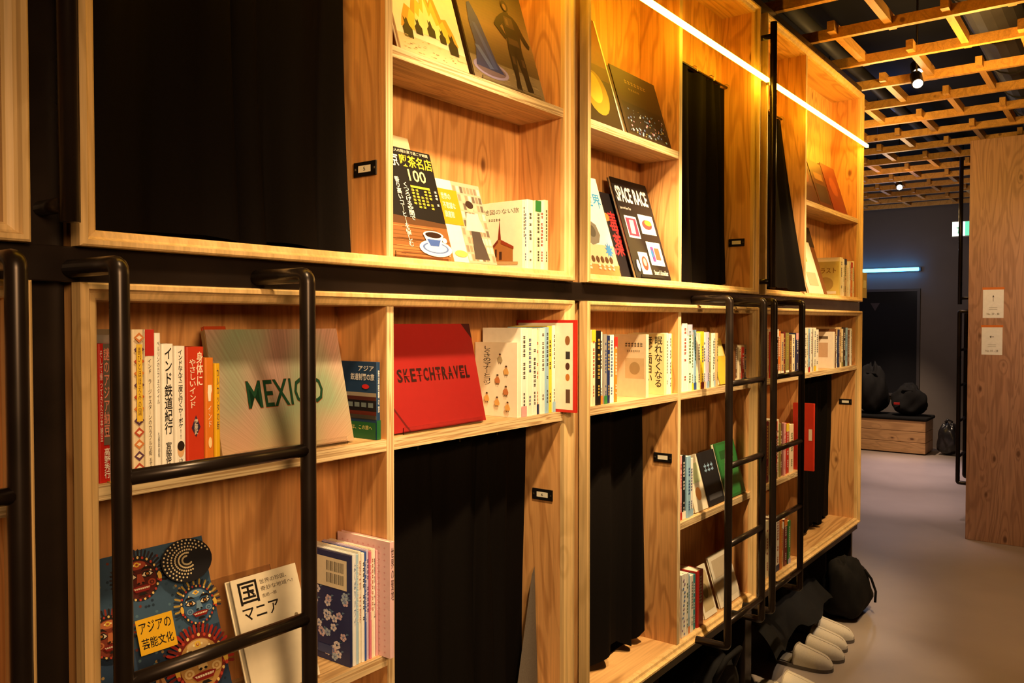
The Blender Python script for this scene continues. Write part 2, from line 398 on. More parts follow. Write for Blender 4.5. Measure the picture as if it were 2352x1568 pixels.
def handle(label, X, Y=-.05):
    r = thing('grab_rail', label, 'grab rail', (X, 0, 1.525), group='black grab rails on the bunk posts')
    org = (X, 0, 1.525)
    MB().tube([(X, Y, 1.525), (X, Y, 2.5)], .0125, STEEL, 14).build('bar', r, org, smooth=True)
    for z in (1.548, 2.45): MB().tube([(X, Y+.01, z), (X, .0298, z)], .010, STEEL, 12).build('bracket', r, org, smooth=True)
handle('vertical black grab rail left of the nearest upper bookcase', .5)
handle('thin black grab rail between the two glowing light strips', 3.031)
# ------------------------------------------------------------------ led strips
LEDM = emis('amber_led', (1, .50, .022), 54.)
def led(label, a, b):
    Y, z = -.036, 2.285
    r = thing('light_strip', label, 'light strip', (a, Y, z), group='amber light strips along the upper bookcases')
    org = (a, Y, z)
    MB().box(a, b, Y-.007, Y+.007, z-.007, z+.007, LEDM).build('diffuser', r, org, bev=.002)
    MB().box(a, b, Y-.004, Y+.004, z+.0075, z+.010, M('8a7a60', .4, .6)).build('channel', r, org)
    for x in (a+.004, b-.016): MB().box(x, x+.012, Y+.0075, -.0145, z-.003, z+.009, M('8a7a60', .4, .6)).build('bracket', r, org)
led('amber light strip above the nearest upper bookcase, outside the picture', .535, 1.73)
led('longer glowing amber light strip across the middle upper bookcase', 1.80, 3.012)
led('glowing amber light strip across the far upper bookcase', 3.05, 4.44)
# ------------------------------------------------------------------ books: face-out
def face(label, group, pxl, pxr, zs, cover, fn, ytop=None, h=None, yb=.022, lean=17, t=.008, spine='right', X0=None, X1=None, stand=False, pages='f0e8d2'):
    a = math.radians(lean)
    x0 = X0 if X0 is not None else onY(pxl, 800, yb).x
    x1 = X1 if X1 is not None else onY(pxr, 800, yb).x
    if h is None: h = (lean_hit((pxl+pxr)/2-12, ytop, yb, zs, a).z-zs)/math.cos(a)
    mx = (.136-yb-t)/h
    if math.sin(a) > mx: a = math.asin(max(.03, mx))
    b = mkbook(label, group, t, x1-x0, h, (x0, yb, zs+t*math.sin(a)+.0004), (-a, 0, 0), 'front', cover, [('front', fn)], spine=spine, pages=pages)
    if stand:
        xa, xb = x0+.02, x1-.02
        yy = yb-.004
        m = MB().box(xa, xb, yy-.0022, yy-.0002, zs+.0004, zs+.014, ACR)
        s = m.build('book_stop', org=((xa+xb)/2, yy, zs)); tag(s, 'clear acrylic lip in front of '+stand, 'book stop', 'clear acrylic book stops')
    return b
GA = 'face-out books on the top shelf of the nearest upper bookcase'
def a1(a):
    a.rect(0, 0, 1, 1, 'efe6ca'); a.rect(0, 0, 1, .16, 'd8c59a')
    rr = random.Random(4)
    for c, s, hh in (('e8a13a', 1., .52), ('f5c94e', .8, .44), ('fff0a8', .55, .34)):
        pts = [(.5-.42*s, .22)]
        n = 11
        for k in range(n):
            u = .5-.42*s+.84*s*(k+.5)/n
            v = .22+hh*(1-abs((k+.5)/n-.5)*1.5)*(1. if k % 2 else .62)*rr.uniform(.85, 1.1)
            pts.append((u, v))
        pts.append((.5+.42*s, .22)); a.poly(pts, c)
    for u, v, s in ((.16, .14, .9), (.33, .2, .7), (.52, .22, .75), (.68, .2, .65), (.82, .13, .95)):
        a.poly([(u-.07*s, v), (u-.075*s, v+.08*s), (u-.03*s, v+.12*s), (u-.035*s, v+.19*s), (u-.01*s, v+.16*s), (u+.02*s, v+.19*s), (u+.04*s, v+.12*s), (u+.08*s, v+.09*s), (u+.07*s, v)], '1d1712')
    for k in range(60):
        u = rr.uniform(.03, .97); v = rr.uniform(.01, .16); a.rect(u, v, u+rr.uniform(.01, .05), v+.004, rr.choice(['b89c68', '8a744c', 'c8b080']), .0012)
    a.e = .0014
    a.marks(.2, .9, .26, .97, '5a4630', rr); a.marks(.5, .82, .55, .93, '5a4630', rr)
face('cream picture book with a yellow campfire and black silhouettes', GA, 905, 1080, ZU, 'e9dfc0', a1, X0=1.165, h=.275, t=.009)
def a2(a):
    a.rect(0, 0, 1, 1, '5a4632')
    for k in range(28):
        f = k/27; c = '%02x%02x%02x' % (int(140-70*abs(f-.4)*2), int(108-50*abs(f-.4)*2), int(70-34*abs(f-.4)*2))
        a.rect(0, .2+.8*k/28, 1, .2+.8*(k+1)/28, c, .0006)
    a.e = .0008; a.rect(0, 0, 1, .2, '7c6d56')
    rr = random.Random(5)
    for k in range(50):
        u = rr.uniform(0, .9); v = rr.uniform(.01, .2); a.rect(u, v, u+rr.uniform(.03, .1), v+.005, rr.choice(['8c7c62', '6a5c46', '9a8a70']), .0010)
    a.e = .0012
    a.disc(.26, .12, .24, .075, '8f86b8'); a.disc(.26, .12, .2, .055, '6a5a70')
    a.poly([(.06, .12), (.44, .11), (.36, .2), (.24, .56), (.17, .68), (.13, .66), (.1, .5), (.12, .3)], '2d3570')
    a.poly([(.10, .3), (.16, .3), (.3, .13), (.24, .12)], '5060a0'); a.poly([(.14, .5), (.18, .5), (.36, .14), (.3, .13)], '3c4a90')
    a.poly([(.58, .03), (.66, .03), (.66, .12), (.68, .25), (.70, .34), (.73, .22), (.745, .12), (.75, .04), (.84, .05), (.82, .16), (.82, .28), (.81, .42), (.84, .56), (.88, .5), (.94, .46), (.965, .5), (.9, .58), (.85, .68), (.8, .72), (.74, .735), (.74, .75), (.67, .75), (.665, .735), (.6, .70), (.53, .65), (.47, .58), (.56, .50), (.60, .47), (.63, .5), (.56, .58), (.61, .62), (.62, .5), (.6, .38), (.6, .24), (.605, .12)], '221812')
    a.poly([(.64, .6), (.78, .6), (.77, .7), (.65, .7)], '4a3826'); a.poly([(.63, .44), (.79, .44), (.78, .5), (.64, .5)], '4a3826'); a.poly([(.62, .26), (.66, .26), (.66, .33), (.62, .33)], '4a3826')
    a.poly([(.76, .26), (.80, .26), (.80, .33), (.76, .33)], '4a3826'); a.poly([(.66, .62), (.70, .62), (.70, .68), (.66, .68)], '6a5238')
    a.disc(.705, .80, .05, .05, '2a1d14'); a.disc(.70, .79, .025, .03, '7a5a40'); a.hmarks(.32, .88, .85, .93, 'd8c090', random.Random(1), .06)
    a.disc(.1, .86, .08, .05, 'e8a820')
face('brown art book showing a dark standing figure', GA, 1092, 1252, ZU, '3a2c20', a2, h=.29, t=.018, spine='left', stand='the brown art book with a dark figure')
GB = 'books on the lower shelf of the nearest upper bookcase'
face('beige book peeking out behind the black coffee magazine', GB, 900, 1000, ZU0, 'cdbb98', lambda a: a.rect(.1, .8, .6, .9, 'a08f70'), X0=1.123, X1=1.29, ytop=322, yb=.045, t=.008)
def b1(a):
    a.rect(0, 0, 1, 1, '15110f'); a.rect(0, 0, 1, .30, '8a5a30'); a.rect(0, .0, 1, .1, 'a86c3c'); a.poly([(0, .3), (1, .3), (1, .34), (0, .38)], '5a3a20')
    rr = random.Random(7)
    for k in range(18):
        v = rr.uniform(.01, .28); a.rect(rr.uniform(0, .5), v, rr.uniform(.6, 1), v+.006, rr.choice(['6a4020', 'b88048', '7a5028']), .0009)
    a.e = .0011
    a.text('東', .16, .82, .30, .94, 'f4f0e4', bold=True); a.text('京', .35, .82, .475, .94, 'f4f0e4', bold=True); a.text('喫茶名店', .50, .83, .985, .94, 'f2d83a', bold=True)
    a.text('100', .58, .70, .84, .81, 'f5e9a0', bold=True)
    a.text('大人の隠れ家で過ごす時間', .40, .955, .95, .985, 'e8e0c8')
    a.text('くつろげる空間で', .46, .34, .54, .68, 'f4f0e4', True, True); a.text('香り高いコーヒーを愉しむ', .35, .10, .42, .72, 'f4f0e4', True, True)
    a.rect(.57, .64, .86, .66, 'f2d83a')
    for k in range(5): a.marks(.57+.063*k, .42, .61+.063*k, .63, 'e9cf4a', random.Random(k), .03)
    a.marks(.92, .46, .955, .64, 'f4f0e4', random.Random(9), .03)
    a.disc(.74, .10, .25, .075, 'eef0f4'); a.disc(.74, .105, .2, .05, '5a74b8'); a.disc(.74, .105, .17, .04, 'dfe4f0')
    a.poly([(.59, .22), (.64, .11), (.82, .11), (.89, .22)], 'e6eaf4'); a.poly([(.63, .18), (.66, .12), (.79, .12), (.84, .18)], '3f5eb0')
    a.disc(.74, .22, .155, .036, 'f6f6f6'); a.disc(.74, .22, .125, .027, '2a140a'); a.disc(.9, .18, .035, .025, 'e6eaf4')
face('black coffee shop magazine with big yellow title and coffee cup', GB, 900, 1028, ZU0, '15110f', b1, X0=1.122, X1=1.320, ytop=350, yb=.022, t=.007, stand='the black coffee shop magazine')
def b2(a):
    a.rect(0, 0, 1, 1, 'ece6da'); a.rect(.34, 0, 1, 1, 'b5a892')
    rr = random.Random(3)
    for k in range(9):
        for q in range(8):
            a.rect(.36+q*.08, .03+k*.105, .42+q*.08, .11+k*.105, rr.choice(['8a7a68', 'd8cfc0', '6a5c50', 'c0b098', 'a08870']), .0007)
    a.poly([(.5, .05), (.85, .05), (.78, .3), (.74, .58), (.58, .58), (.55, .3)], '4a403c'); a.poly([(.45, .4), (.9, .4), (.8, .62), (.55, .62)], 'ddd0c0'); a.disc(.66, .70, .08, .06, 'e0b898'); a.disc(.66, .73, .09, .05, '3a2820')
    a.e = .0012
    a.rect(.0, .45, .42, .88, 'e0941a')
    a.text('世界の', .05, .75, .25, .83, 'fff8e8'); a.text('不思議な', .05, .64, .32, .72, 'fff8e8'); a.text('図書館', .05, .53, .25, .61, 'fff8e8')
    a.disc(.2, .1, .14, .04, 'd8c060')
face('book with an orange label and a photo of crowded bookshelves', GB, 1038, 1142, ZU0, 'ece6da', b2, X0=1.323, ytop=428, yb=.026, t=.010)
# --------- spine-out rows
ORD = 'first second third fourth fifth sixth seventh eighth ninth tenth eleventh twelfth'.split()
COLS = {'white': 'eeebe2', 'cream': 'ecdfbe', 'ivory': 'f3eddb', 'tan': 'c8a878', 'brown': '6b4428', 'red': 'b5281f', 'black': '1c1816', 'grey': '8f8c86', 'blue': '2c4f9a', 'light blue': '8fb8d8', 'navy': '1f2a55', 'yellow': 'e8c832', 'orange': 'd8782a', 'green': '2f7a3a', 'pink': 'e0a0a4', 'teal': '2f8f98', 'lavender': 'c2b8d8', 'maroon': '6a1c20', 'olive': '8a8448'}
TCOL = {'dark': '2a2622', 'red': 'b02a20', 'blue': '2a4a90', 'white': 'f2eee4', 'gold': 'd8b850', 'green': '2f6a3a'}
def spine(label, group, pxl, pxr, zs, cover, ytop=None, h=None, yf=.012, d=None, arts=(), ribbon=None, jit=0.):
    x0 = onY(pxl, 800, yf).x+.0004; x1 = onY(pxr, 800, yf).x-.0004
    if h is None: h = onY((pxl+pxr)/2, ytop, yf).z-zs
    if d is None: d = .137-yf
    return mkbook(label, group, x1-x0, d, h, (x0, yf+jit, zs+.0004), (0, 0, 0), 'spine', cover, list(arts), ribbon=ribbon)
def row(px0, px1, n, yL, yR, zs, cols, phrase, group, seed, var=8, sides=None, yf=.012):
    rr = random.Random(seed)
    ws = [rr.uniform(.6, 1.4) for _ in range(n)]; S = sum(ws); p = px0
    for k in range(n):
        q = p+ws[k]/S*(px1-px0)
        cn = cols[k % len(cols)]
        tcn = rr.choice(['dark', 'dark', 'red', 'blue', 'green'] if cn in ('white', 'cream', 'ivory', 'tan', 'yellow', 'light blue', 'pink', 'lavender', 'grey') else ['white', 'white', 'gold'])
        f = (k+.5)/n
        yt = yL+(yR-yL)*f+rr.uniform(-var, var)
        band = rr.random(); bc = COLS[rr.choice(list(COLS))]; seedk = rr.random()
        def sp(a, tcn=tcn, band=band, bc=bc, seedk=seedk):
            r2 = random.Random(seedk)
            if band < .3: a.rect(0, .0, 1, .12, bc)
            elif band < .45: a.rect(0, .84, 1, 1, bc)
            a.marks(.3, r2.uniform(.3, .45), .7, r2.uniform(.8, .94), TCOL[tcn], r2, .05)
            a.marks(.35, .1, .65, .27, TCOL[tcn], r2, .04)
        arts = [('spine', sp)]
        if sides and k == 0: arts.append(('side', sides))
        spine('%s book with %s lettering, %s spine %s' % (cn, tcn, ORD[k], phrase), group, p, q, zs, COLS[cn], ytop=yt, yf=yf, jit=rr.uniform(0, .008), d=.115, arts=arts)
        p = q
# --- B row
def b4(a):
    a.rect(0, 0, 1, 1, 'ebe3d0'); a.text('地図のない旅', .08, .82, .92, .9, '2a221a'); a.hmarks(.2, .72, .55, .76, '2a221a', random.Random(2), .06)
    a.poly([(.3, .12), (.3, .34), (.42, .42), (.46, .7), (.5, .42), (.52, .42), (.78, .3), (.78, .1)], '9c6a3a'); a.poly([(.28, .34), (.43, .45), (.43, .4), (.3, .3)], '6a2a1a')
    a.poly([(.43, .44), (.465, .74), (.5, .44)], '7a2a1a'); a.rect(.36, .18, .4, .3, '3a241a'); a.rect(.46, .14, .52, .26, '3a241a'); a.poly([(.5, .44), (.8, .33), (.8, .29), (.5, .38)], '8a3a22')
    a.poly([(.1, .08), (.9, .06), (.9, .1), (.1, .13)], 'b09a70')
spine('white book whose cover shows a brown wooden church', GB, 1200, 1207, ZU0, 'ebe3d0', ytop=460, arts=[('side', b4), ('spine', lambda a: a.marks(.3, .4, .7, .9, '3a2a20', random.Random(1), .05))])
row(1207, 1264, 5, 458, 462, ZU0, ['white', 'ivory', 'cream', 'white', 'cream'], 'right of the church cover', GB, 21, 3)
# --- C
GC = 'face-out books on the top shelf of the middle upper bookcase'
def c1(a):
    a.rect(0, 0, 1, 1, '2a1a0e'); a.rect(0, .5, 1, 1, '7a4a18'); a.rect(0, .42, 1, .55, '5a3816'); a.disc(.5, .28, .3, .2, 'a88a28'); a.disc(.46, .32, .2, .14, 'd8b83c'); a.rect(.1, .84, .8, .9, 'd8b060')
    a.rect(.965, 0, 1, 1, 'e8dcc0')
face('dark book with a big yellow fruit-like globe on its cover', GC, 1343, 1432, ZU, 'e0d0b0', c1, X0=1.826, ytop=60, yb=.016, t=.014)
def c2(a):
    a.rect(0, 0, 1, 1, '38281c'); a.rect(.06, .06, .94, .5, '241a18'); a.hmarks(.25, .8, .8, .86, '9a7848', random.Random(3), .07); a.hmarks(.3, .71, .6, .74, '9a7848', random.Random(4), .05)
    rr = random.Random(8)
    for k in range(90):
        u = rr.uniform(.08, .92); v = .06+.36*rr.random()**1.5; s = rr.uniform(.006, .02)
        a.poly([(u-s, v), (u, v-s), (u+s, v), (u, v+s)], rr.choice(['8ab4e0', 'e0e0f0', 'd09ac0', 'e0c060', '6a88d0']), .0009+.00001*k)
face('dark brown book with a glittering night city cover', GC, 1441, 1541, ZU, '2c2018', c2, ytop=188, yb=.018, t=.010)
GD = 'face-out books on the lower shelf of the middle upper bookcase'
def d1(a):
    a.rect(0, 0, 1, 1, 'ebe6dc'); a.rect(0, 0, 1, .18, 'd07a48'); a.rect(0, .1, 1, .3, 'e0b090'); a.rect(0, .86, .55, 1, '3a3a44')
    a.text('の世界', .3, .68, .97, .83, '2a90d0', bold=True)
    a.poly([(.3, .34), (.36, .48), (.5, .54), (.65, .5), (.7, .4), (.62, .32), (.44, .29)], '6a6660'); a.disc(.5, .43, .1, .06, '45423e')
    pts = []
    for k in range(20):
        s = .12 if k % 2 else .06
        pts.append((.84+s*math.cos(2*PI*k/20), .25+s*.75*math.sin(2*PI*k/20)))
    a.poly(pts, '2f7fc8')
    for k in range(7): a.disc(.1+.12*k, .15, .045, .034, '4a2a1a', 10)
    for k in range(7): a.marks(.07+.12*k, .03, .13+.12*k, .1, 'f4e8d8', random.Random(k), .03)
face('white magazine with blue title, grey rock and blue starburst', GD, 1345, 1426, ZU0, 'ebe6dc', d1, X0=1.826, ytop=415, yb=.018, t=.007)
def d2(a):
    a.rect(0, 0, 1, 1, '181216'); a.text('毒薬', .34, .25, .62, .78, 'c8282a', True, True)
    for u, v, c in ((.12, .85, 'd85a80'), (.3, .7, 'e07a3a'), (.14, .5, '7a3aa0'), (.25, .3, 'd83a50'), (.2, .12, 'e09040')): a.disc(u, v, .09, .05, c, 9)
face('black magazine with red characters between two other covers', GD, 1406, 1478, ZU0, '181216', d2, ytop=455, yb=.040, t=.007)
def d3(a):
    a.rect(0, 0, 1, 1, '161314')
    a.text('SPACE', .05, .76, .47, .92, 'f4f2ee', bold=.03); a.text('RACE', .53, .76, .92, .92, 'f4f2ee', bold=.03); a.text('Japan and Space Toys', .06, .68, .35, .71, 'e0dcd8')
    for u0, v0, u1, v1, c in ((.1, .4, .42, .62, '8a2a4a'), (.5, .46, .92, .66, 'f0e6e0'), (.2, .04, .46, .26, 'd8d0d0'), (.52, .14, .92, .38, 'f2ecec')):
        a.rect(u0, v0, u1, v1, 'f4f0ea'); a.rect(u0+.02, v0+.02, u1-.02, v1-.02, c)
    a.poly([(.18, .44), (.3, .44), (.32, .58), (.2, .58)], 'd8b0b0'); a.disc(.7, .56, .14, .05, 'c83a3a'); a.disc(.74, .58, .1, .03, 'e0a030'); a.disc(.33, .15, .08, .07, 'b03a30'); a.disc(.33, .16, .04, .04, 'e0b0a0')
    a.rect(.6, .18, .68, .33, '6a3a8a'); a.rect(.7, .2, .84, .32, 'd85a40'); a.disc(.62, .26, .03, .04, '2a70b0'); a.disc(.12, .12, .04, .06, 'e8e0e0')
    a.text('Stuart Schneider', .52, .04, .93, .09, 'f0ece4')
face('black book with white comic lettering and four small toy pictures', GD, 1462, 1541, ZU0, '161314', d3, ytop=432, yb=.020, t=.010, stand='the black book with white comic lettering')
# --- E, F (far upper)
GE = 'face-out books on the top shelf of the far upper bookcase'
face('dark red book at the left end of the far top shelf', GE, 1852, 1880, ZU, '42100a', lambda a: a.rect(.1, .3, .9, .8, '5a1c0e').disc(.5, .5, .25, .15, '8a3a14'), ytop=345, yb=.018, t=.01)
face('reddish brown book in the middle of the far top shelf', GE, 1882, 1913, ZU, '52200f', lambda a: a.rect(.1, .1, .9, .5, '34130b').rect(.2, .6, .8, .75, '906030'), ytop=382, yb=.018, t=.01)
face('deep red book at the right of the far top shelf', GE, 1914, 1945, ZU, '74200f', lambda a: a.disc(.5, .55, .25, .2, '94421c'), ytop=392, yb=.018, t=.01)
GF = 'books on the lower shelf of the far upper bookcase'
face('pale book with a yellow corner beside the far curtain', GF, 1858, 1892, ZU0, 'e8dfc8', lambda a: a.rect(0, .6, .5, 1, 'd8b04a').rect(.2, .15, .8, .4, 'c8b898'), ytop=560, yb=.016, t=.008)
face('brown dark-topped book behind the pale one beside far curtain', GF, 1862, 1900, ZU0, '7a4a2a', lambda a: a.rect(0, .7, 1, 1, '3a2a20').rect(.2, .3, .7, .5, 'b08050'), ytop=530, yb=.036, t=.008)
def f1(a): a.rect(0, 0, 1, 1, 'dcc86a'); a.text('イラスト', .1, .66, .9, .82, '8a5a1a', bold=True); a.disc(.5, .35, .3, .2, 'b89a50'); a.rect(.1, .06, .9, .14, 'f0e8c8')
spine('yellow book with an illustrated cover facing the aisle', GF, 1925, 1929, ZU0, 'dcc86a', ytop=600, arts=[('side', f1)])
row(1929, 1962, 8, 592, 604, ZU0, ['cream', 'ivory', 'white', 'tan', 'cream', 'white', 'orange', 'cream'], 'right of the yellow illustrated cover', GF, 22, 4)
# --- G
GG = 'books on the upper shelf of the nearest lower bookcase'
def vt(t, u0, v0, u1, v1, c, bold=False): return lambda a: a.text(t, u0, v0, u1, v1, c, True, bold)
def chain(*fs):
    def f(a):
        for q in fs: q(a)
    return f
def rc(*x): return lambda a: a.rect(*x)
def dc(*x): return lambda a: a.disc(*x)
spine('tall red and grey book at the far left of its shelf', GG, 224, 252, ZS1, 'c2241c', ytop=785, h=.192, ribbon='c8b030', arts=[('spine', chain(rc(.42, .27, 1, 1, '6a5c50'), vt('謎のアジア納豆', .46, .33, .95, .97, 'f0917a', True), vt('そして帰ってきた日本納豆', .12, .3, .36, .95, 'f8e8d8'), vt('高野秀行', .42, .03, .92, .25, 'f8f0e4', True)))])
spine('slim maroon book at the very left, behind the frame edge', GG, 214, 223, ZS1, '5a1a18', ytop=765)
spine('white book just right of the tall red and grey one', GG, 253, 266, ZS1, 'ebe6dc', ytop=770, arts=[('spine', lambda a: a.marks(.3, .3, .7, .9, '3a3430', random.Random(3)))])
spine('tan book behind the left ladder rail', GG, 267, 284, ZS1, 'b89a70', ytop=775)
spine('brown book behind the left ladder rail', GG, 285, 302, ZS1, '6a4a30', ytop=772)
def gpat(a):
    for k in range(12):
        v = .03+k*.08
        c = ['b04a30', '5a3a50', 'c87a40'][k % 3]
        a.poly([(.5, v), (.95, v+.035), (.5, v+.07), (.05, v+.035)], c); a.poly([(.5, v+.02), (.75, v+.035), (.5, v+.05), (.25, v+.035)], 'e8d8b8')
    a.rect(.25, .38, .75, .9, 'e0b83a'); a.text('喜びとほほえみの国', .36, .42, .64, .88, '5a2a1a', True)
spine('book with red ethnic diamond pattern and yellow label', GG, 303, 331, ZS1, 'ddcaa8', ytop=757, arts=[('spine', gpat)])
spine('cream book with a red top band', GG, 332, 354, ZS1, 'e6dcc4', ytop=757, arts=[('spine', chain(rc(0, .82, 1, 1, 'b5281f'), vt('インド ラージャスターンのカラフルな街', .3, .14, .68, .8, '3a2a24'), vt('石竹由佳', .38, .02, .66, .12, '3a2a24')))])
spine('narrow white book with tiny lettering beside red-topped book', GG, 355, 370, ZS1, 'f0ece2', ytop=765, arts=[('spine', chain(vt('ベルリンのカフェスタイル', .3, .5, .72, .94, '2a2622'), vt('久保田由希', .34, .12, .66, .3, '2a2622')))])
spine('white book with bold black title, left of the red one', GG, 371, 399, ZS1, 'f2eee4', ytop=790, arts=[('spine', chain(vt('インド鉄道紀行', .18, .3, .86, .97, '16120f', True), vt('宮脇俊三', .25, .02, .75, .24, '16120f', True)))])
spine('white book with black handwriting and a small face at bottom', GG, 400, 426, ZS1, 'efeae0', ytop=795, arts=[('spine', chain(vt('インドなんて二度と行くか!ボケ!!', .3, .26, .72, .97, '16120f', True), dc(.5, .17, .32, .06, 'd8a878'), dc(.5, .2, .33, .04, '2a1c14'), vt('さくら', .3, .01, .7, .1, '16120f')))])
spine('bright red book right of the two white ones', GG, 427, 469, ZS1, 'c2391f', ytop=797, arts=[('spine', chain(vt('身体に', .55, .68, .92, .96, 'f6e6d0', True), vt('やさしいインド', .15, .5, .5, .9, 'f6e6d0', True), lambda a: a.poly([(.5, .26), (.75, .34), (.5, .44), (.25, .34)], '3a2a40'), vt('伊藤武', .4, .28, .6, .41, 'f6e6d0')))])
spine('orange book with a small cartoon dog', GG, 470, 491, ZS1, 'd97b28', ytop=822, arts=[('spine', chain(lambda a: a.poly([(.25, .68), (.3, .75), (.7, .75), (.75, .7), (.65, .67), (.6, .6), (.35, .6)], 'f2e8d8'), vt('インド', .3, .36, .68, .56, 'f6ead0'), dc(.5, .22, .2, .05, 'f2d8a0')))])
spine('thin yellow book next to the large landscape book', GG, 492, 506, ZS1, 'e0b020', ytop=835, arts=[('spine', vt('カルカッタの街', .3, .35, .7, .95, '1f2a55'))])
def foil():
    m, nt, b = newmat('iridescent_foil_cover')
    tc = nd(nt, 'ShaderNodeTexCoord')
    mp = nd(nt, 'ShaderNodeMapping', {'Vector': tc.outputs['Object'], 'Scale': (10., 1., 6.)})
    n1 = nd(nt, 'ShaderNodeTexNoise', {'Vector': mp.outputs[0], 'Scale': 1., 'Detail': 1.})
    sx = nd(nt, 'ShaderNodeSeparateXYZ', {'Vector': tc.outputs['Object']})
    dx = nd(nt, 'ShaderNodeMath', {0: sx.outputs['X'], 1: .14}, operation='SUBTRACT')
    dz = nd(nt, 'ShaderNodeMath', {0: sx.outputs['Z'], 1: .05}, operation='ADD')
    an = nd(nt, 'ShaderNodeMath', {0: dz.outputs[0], 1: dx.outputs[0]}, operation='ARCTAN2')
    n2 = nd(nt, 'ShaderNodeTexNoise', {'W': nd(nt, 'ShaderNodeMath', {0: an.outputs[0], 1: 60.}, operation='MULTIPLY').outputs[0], 'Scale': 1., 'Detail': 2.}, noise_dimensions='1D')
    c = mixc(nt, nd(nt, 'ShaderNodeMapRange', {'Value': n1.outputs['Fac'], 'From Min': .38, 'From Max': .62}).outputs[0], lin('d0a698'), lin('9cb090'))
    c = mixc(nt, nd(nt, 'ShaderNodeMapRange', {'Value': n2.outputs['Fac'], 'From Min': .35, 'From Max': .65, 'To Max': .35}).outputs[0], c, lin('8c7860'))
    gr = nd(nt, 'ShaderNodeMapRange', {'Value': sx.outputs['Z'], 'From Min': .0, 'From Max': .08, 'To Min': .5, 'To Max': 0.})
    c = mixc(nt, gr.outputs[0], c, lin('dcae78'))
    nt.links.new(c, b.inputs['Base Color']); b.inputs['Metallic'].default_value = .3; b.inputs['Roughness'].default_value = .36
    return m
FOIL = foil()
def mexico(a):
    a.a.add([a.P(u, v, .0005) for u, v in ((0, 0), (1, 0), (1, 1), (0, 1))], [(0, 1, 2, 3)], FOIL)
    a.e = .0010
    a.text('MEXICO', .2185, .356, .8015, .587, 'a8502c', bold=.015); a.text('MEXICO', .22, .36, .80, .585, '0f3a22', bold=.010)
face('large landscape book with green lettering on an iridescent cover', GG, 510, 812, ZS1, '9a7a50', mexico, ytop=760, yb=.028, lean=13, t=.014, spine='left', stand='the landscape book with green lettering')
face('orange red book peeking out left of large landscape book', GG, 508, 560, ZS1, 'b8481f', lambda a: a.rect(.0, .6, .12, .95, 'd87a40'), ytop=752, yb=.050, lean=13, t=.008)
def train(a):
    a.rect(0, 0, 1, 1, '1f3c60'); a.rect(0, .26, 1, .60, '948a7a'); a.rect(0, .36, 1, .50, '161419'); a.rect(0, .31, 1, .36, '5a241c'); a.rect(0, .5, 1, .55, '4a221c')
    for k in range(6): a.rect(.08+.15*k, .41, .19+.15*k, .47, '6a787c')
    a.rect(0, .26, 1, .31, '3a3630')
    a.text('アジア', .62, .88, .96, .95, 'e0e0e0', bold=True); a.text('鉄道制覇の旅', .45, .76, .97, .85, 'e0e0e0', bold=True); a.disc(.78, .68, .08, .03, 'c82a28')
    a.rect(0, 0, 1, .22, '1a5a30'); a.text('では、この旅へ', .4, .12, .92, .18, 'd8d080')
spine('small blue railway book at the right end by the divider', GG, 864, 874, ZS1, '1f3c60', ytop=832, yf=.012, arts=[('side', train), ('spine', chain(rc(0, 0, 1, .25, '1a5a30'), vt('鉄道制覇の旅', .3, .35, .7, .9, 'f0f0f0')))])
# --- H
GH = 'books on the shelf above the tall curtain'
def sketch(a):
    a.rect(0, 0, 1, 1, '8f1a18'); a.poly([(.90, 1), (1, 1), (1, .84)], '3a1212'); a.poly([(0, .26), (0, .29), (.165, 0), (.145, 0)], '5a1010')
    cs = 'SKETCHTRAVEL'
    for k, c in enumerate(cs):
        u = .115+.067*k
        w = .052 if c not in 'L' else .04
        a.text(c, u, .45, u+w, .575, '2c0a0a', bold=.028)
    e = a.nx()
    for k in (1, 3, 6, 8, 10): a.t.add([a.P(x, y, e) for x, y in ((.113+.067*k, .508), (.17+.067*k, .508), (.17+.067*k, .516), (.113+.067*k, .516))], [(0, 1, 2, 3)], M('8f1a18'))
face('flat red landscape book with dark lettering across its cover', GH, 905, 1116, ZS1, '8f1a18', sketch, ytop=748, yb=.026, lean=13, t=.016, spine='left', stand='the flat red landscape book')
def manner(a):
    a.rect(0, 0, 1, 1, 'eee4d0'); a.text('しぐさのマナーとコツ', .2, .42, .38, .95, '2a2420', True, True)
    rr = random.Random(6)
    for u, v in ((.6, .78), (.75, .62), (.55, .5), (.75, .35), (.3, .25), (.55, .2), (.8, .14)):
        a.disc(u, v+.045, .025, .02, 'c89a70', 8); a.poly([(u-.05, v-.05), (u+.05, v-.05), (u+.06, v-.02), (u+.03, v+.03), (u-.03, v+.03), (u-.07, v)], rr.choice(['d8a860', 'c07a4a', 'a89878']))
        a.disc(u, v+.06, .026, .012, '4a3424', 8); a.rect(u-.03, v-.07, u-.012, v-.05, '6a5038'); a.rect(u+.012, v-.07, u+.03, v-.05, '6a5038')
spine('white book whose cover has a vertical title and tiny figures', GH, 1188, 1198, ZS1, 'eee4d0', ytop=787, arts=[('side', manner)])
row(1198, 1279, 8, 756, 748, ZS1, ['white', 'ivory', 'white', 'cream', 'white', 'light blue', 'yellow', 'white'], 'after the cover with tiny figures', GH, 23, 5)
def bigred(a):
    a.rect(0, 0, 1, 1, 'c2281c'); a.rect(.03, .03, .955, .97, 'f0e8d8')
    a.rect(.84, .1, .91, .25, '5a4030'); a.disc(.87, .38, .035, .04, 'b8742a'); a.disc(.87, .5, .035, .04, '4a2a1a'); a.rect(.84, .58, .91, .66, '2a2a2a'); a.disc(.87, .78, .04, .05, '8a5a30')
mkbook('large red-bordered book sticking out past the bookcase frame', GH, .0105, .178, .226, (1.6960, -.041, ZS1+.0004), (0, 0, 0), 'spine', 'c2281c', [('side', bigred)])
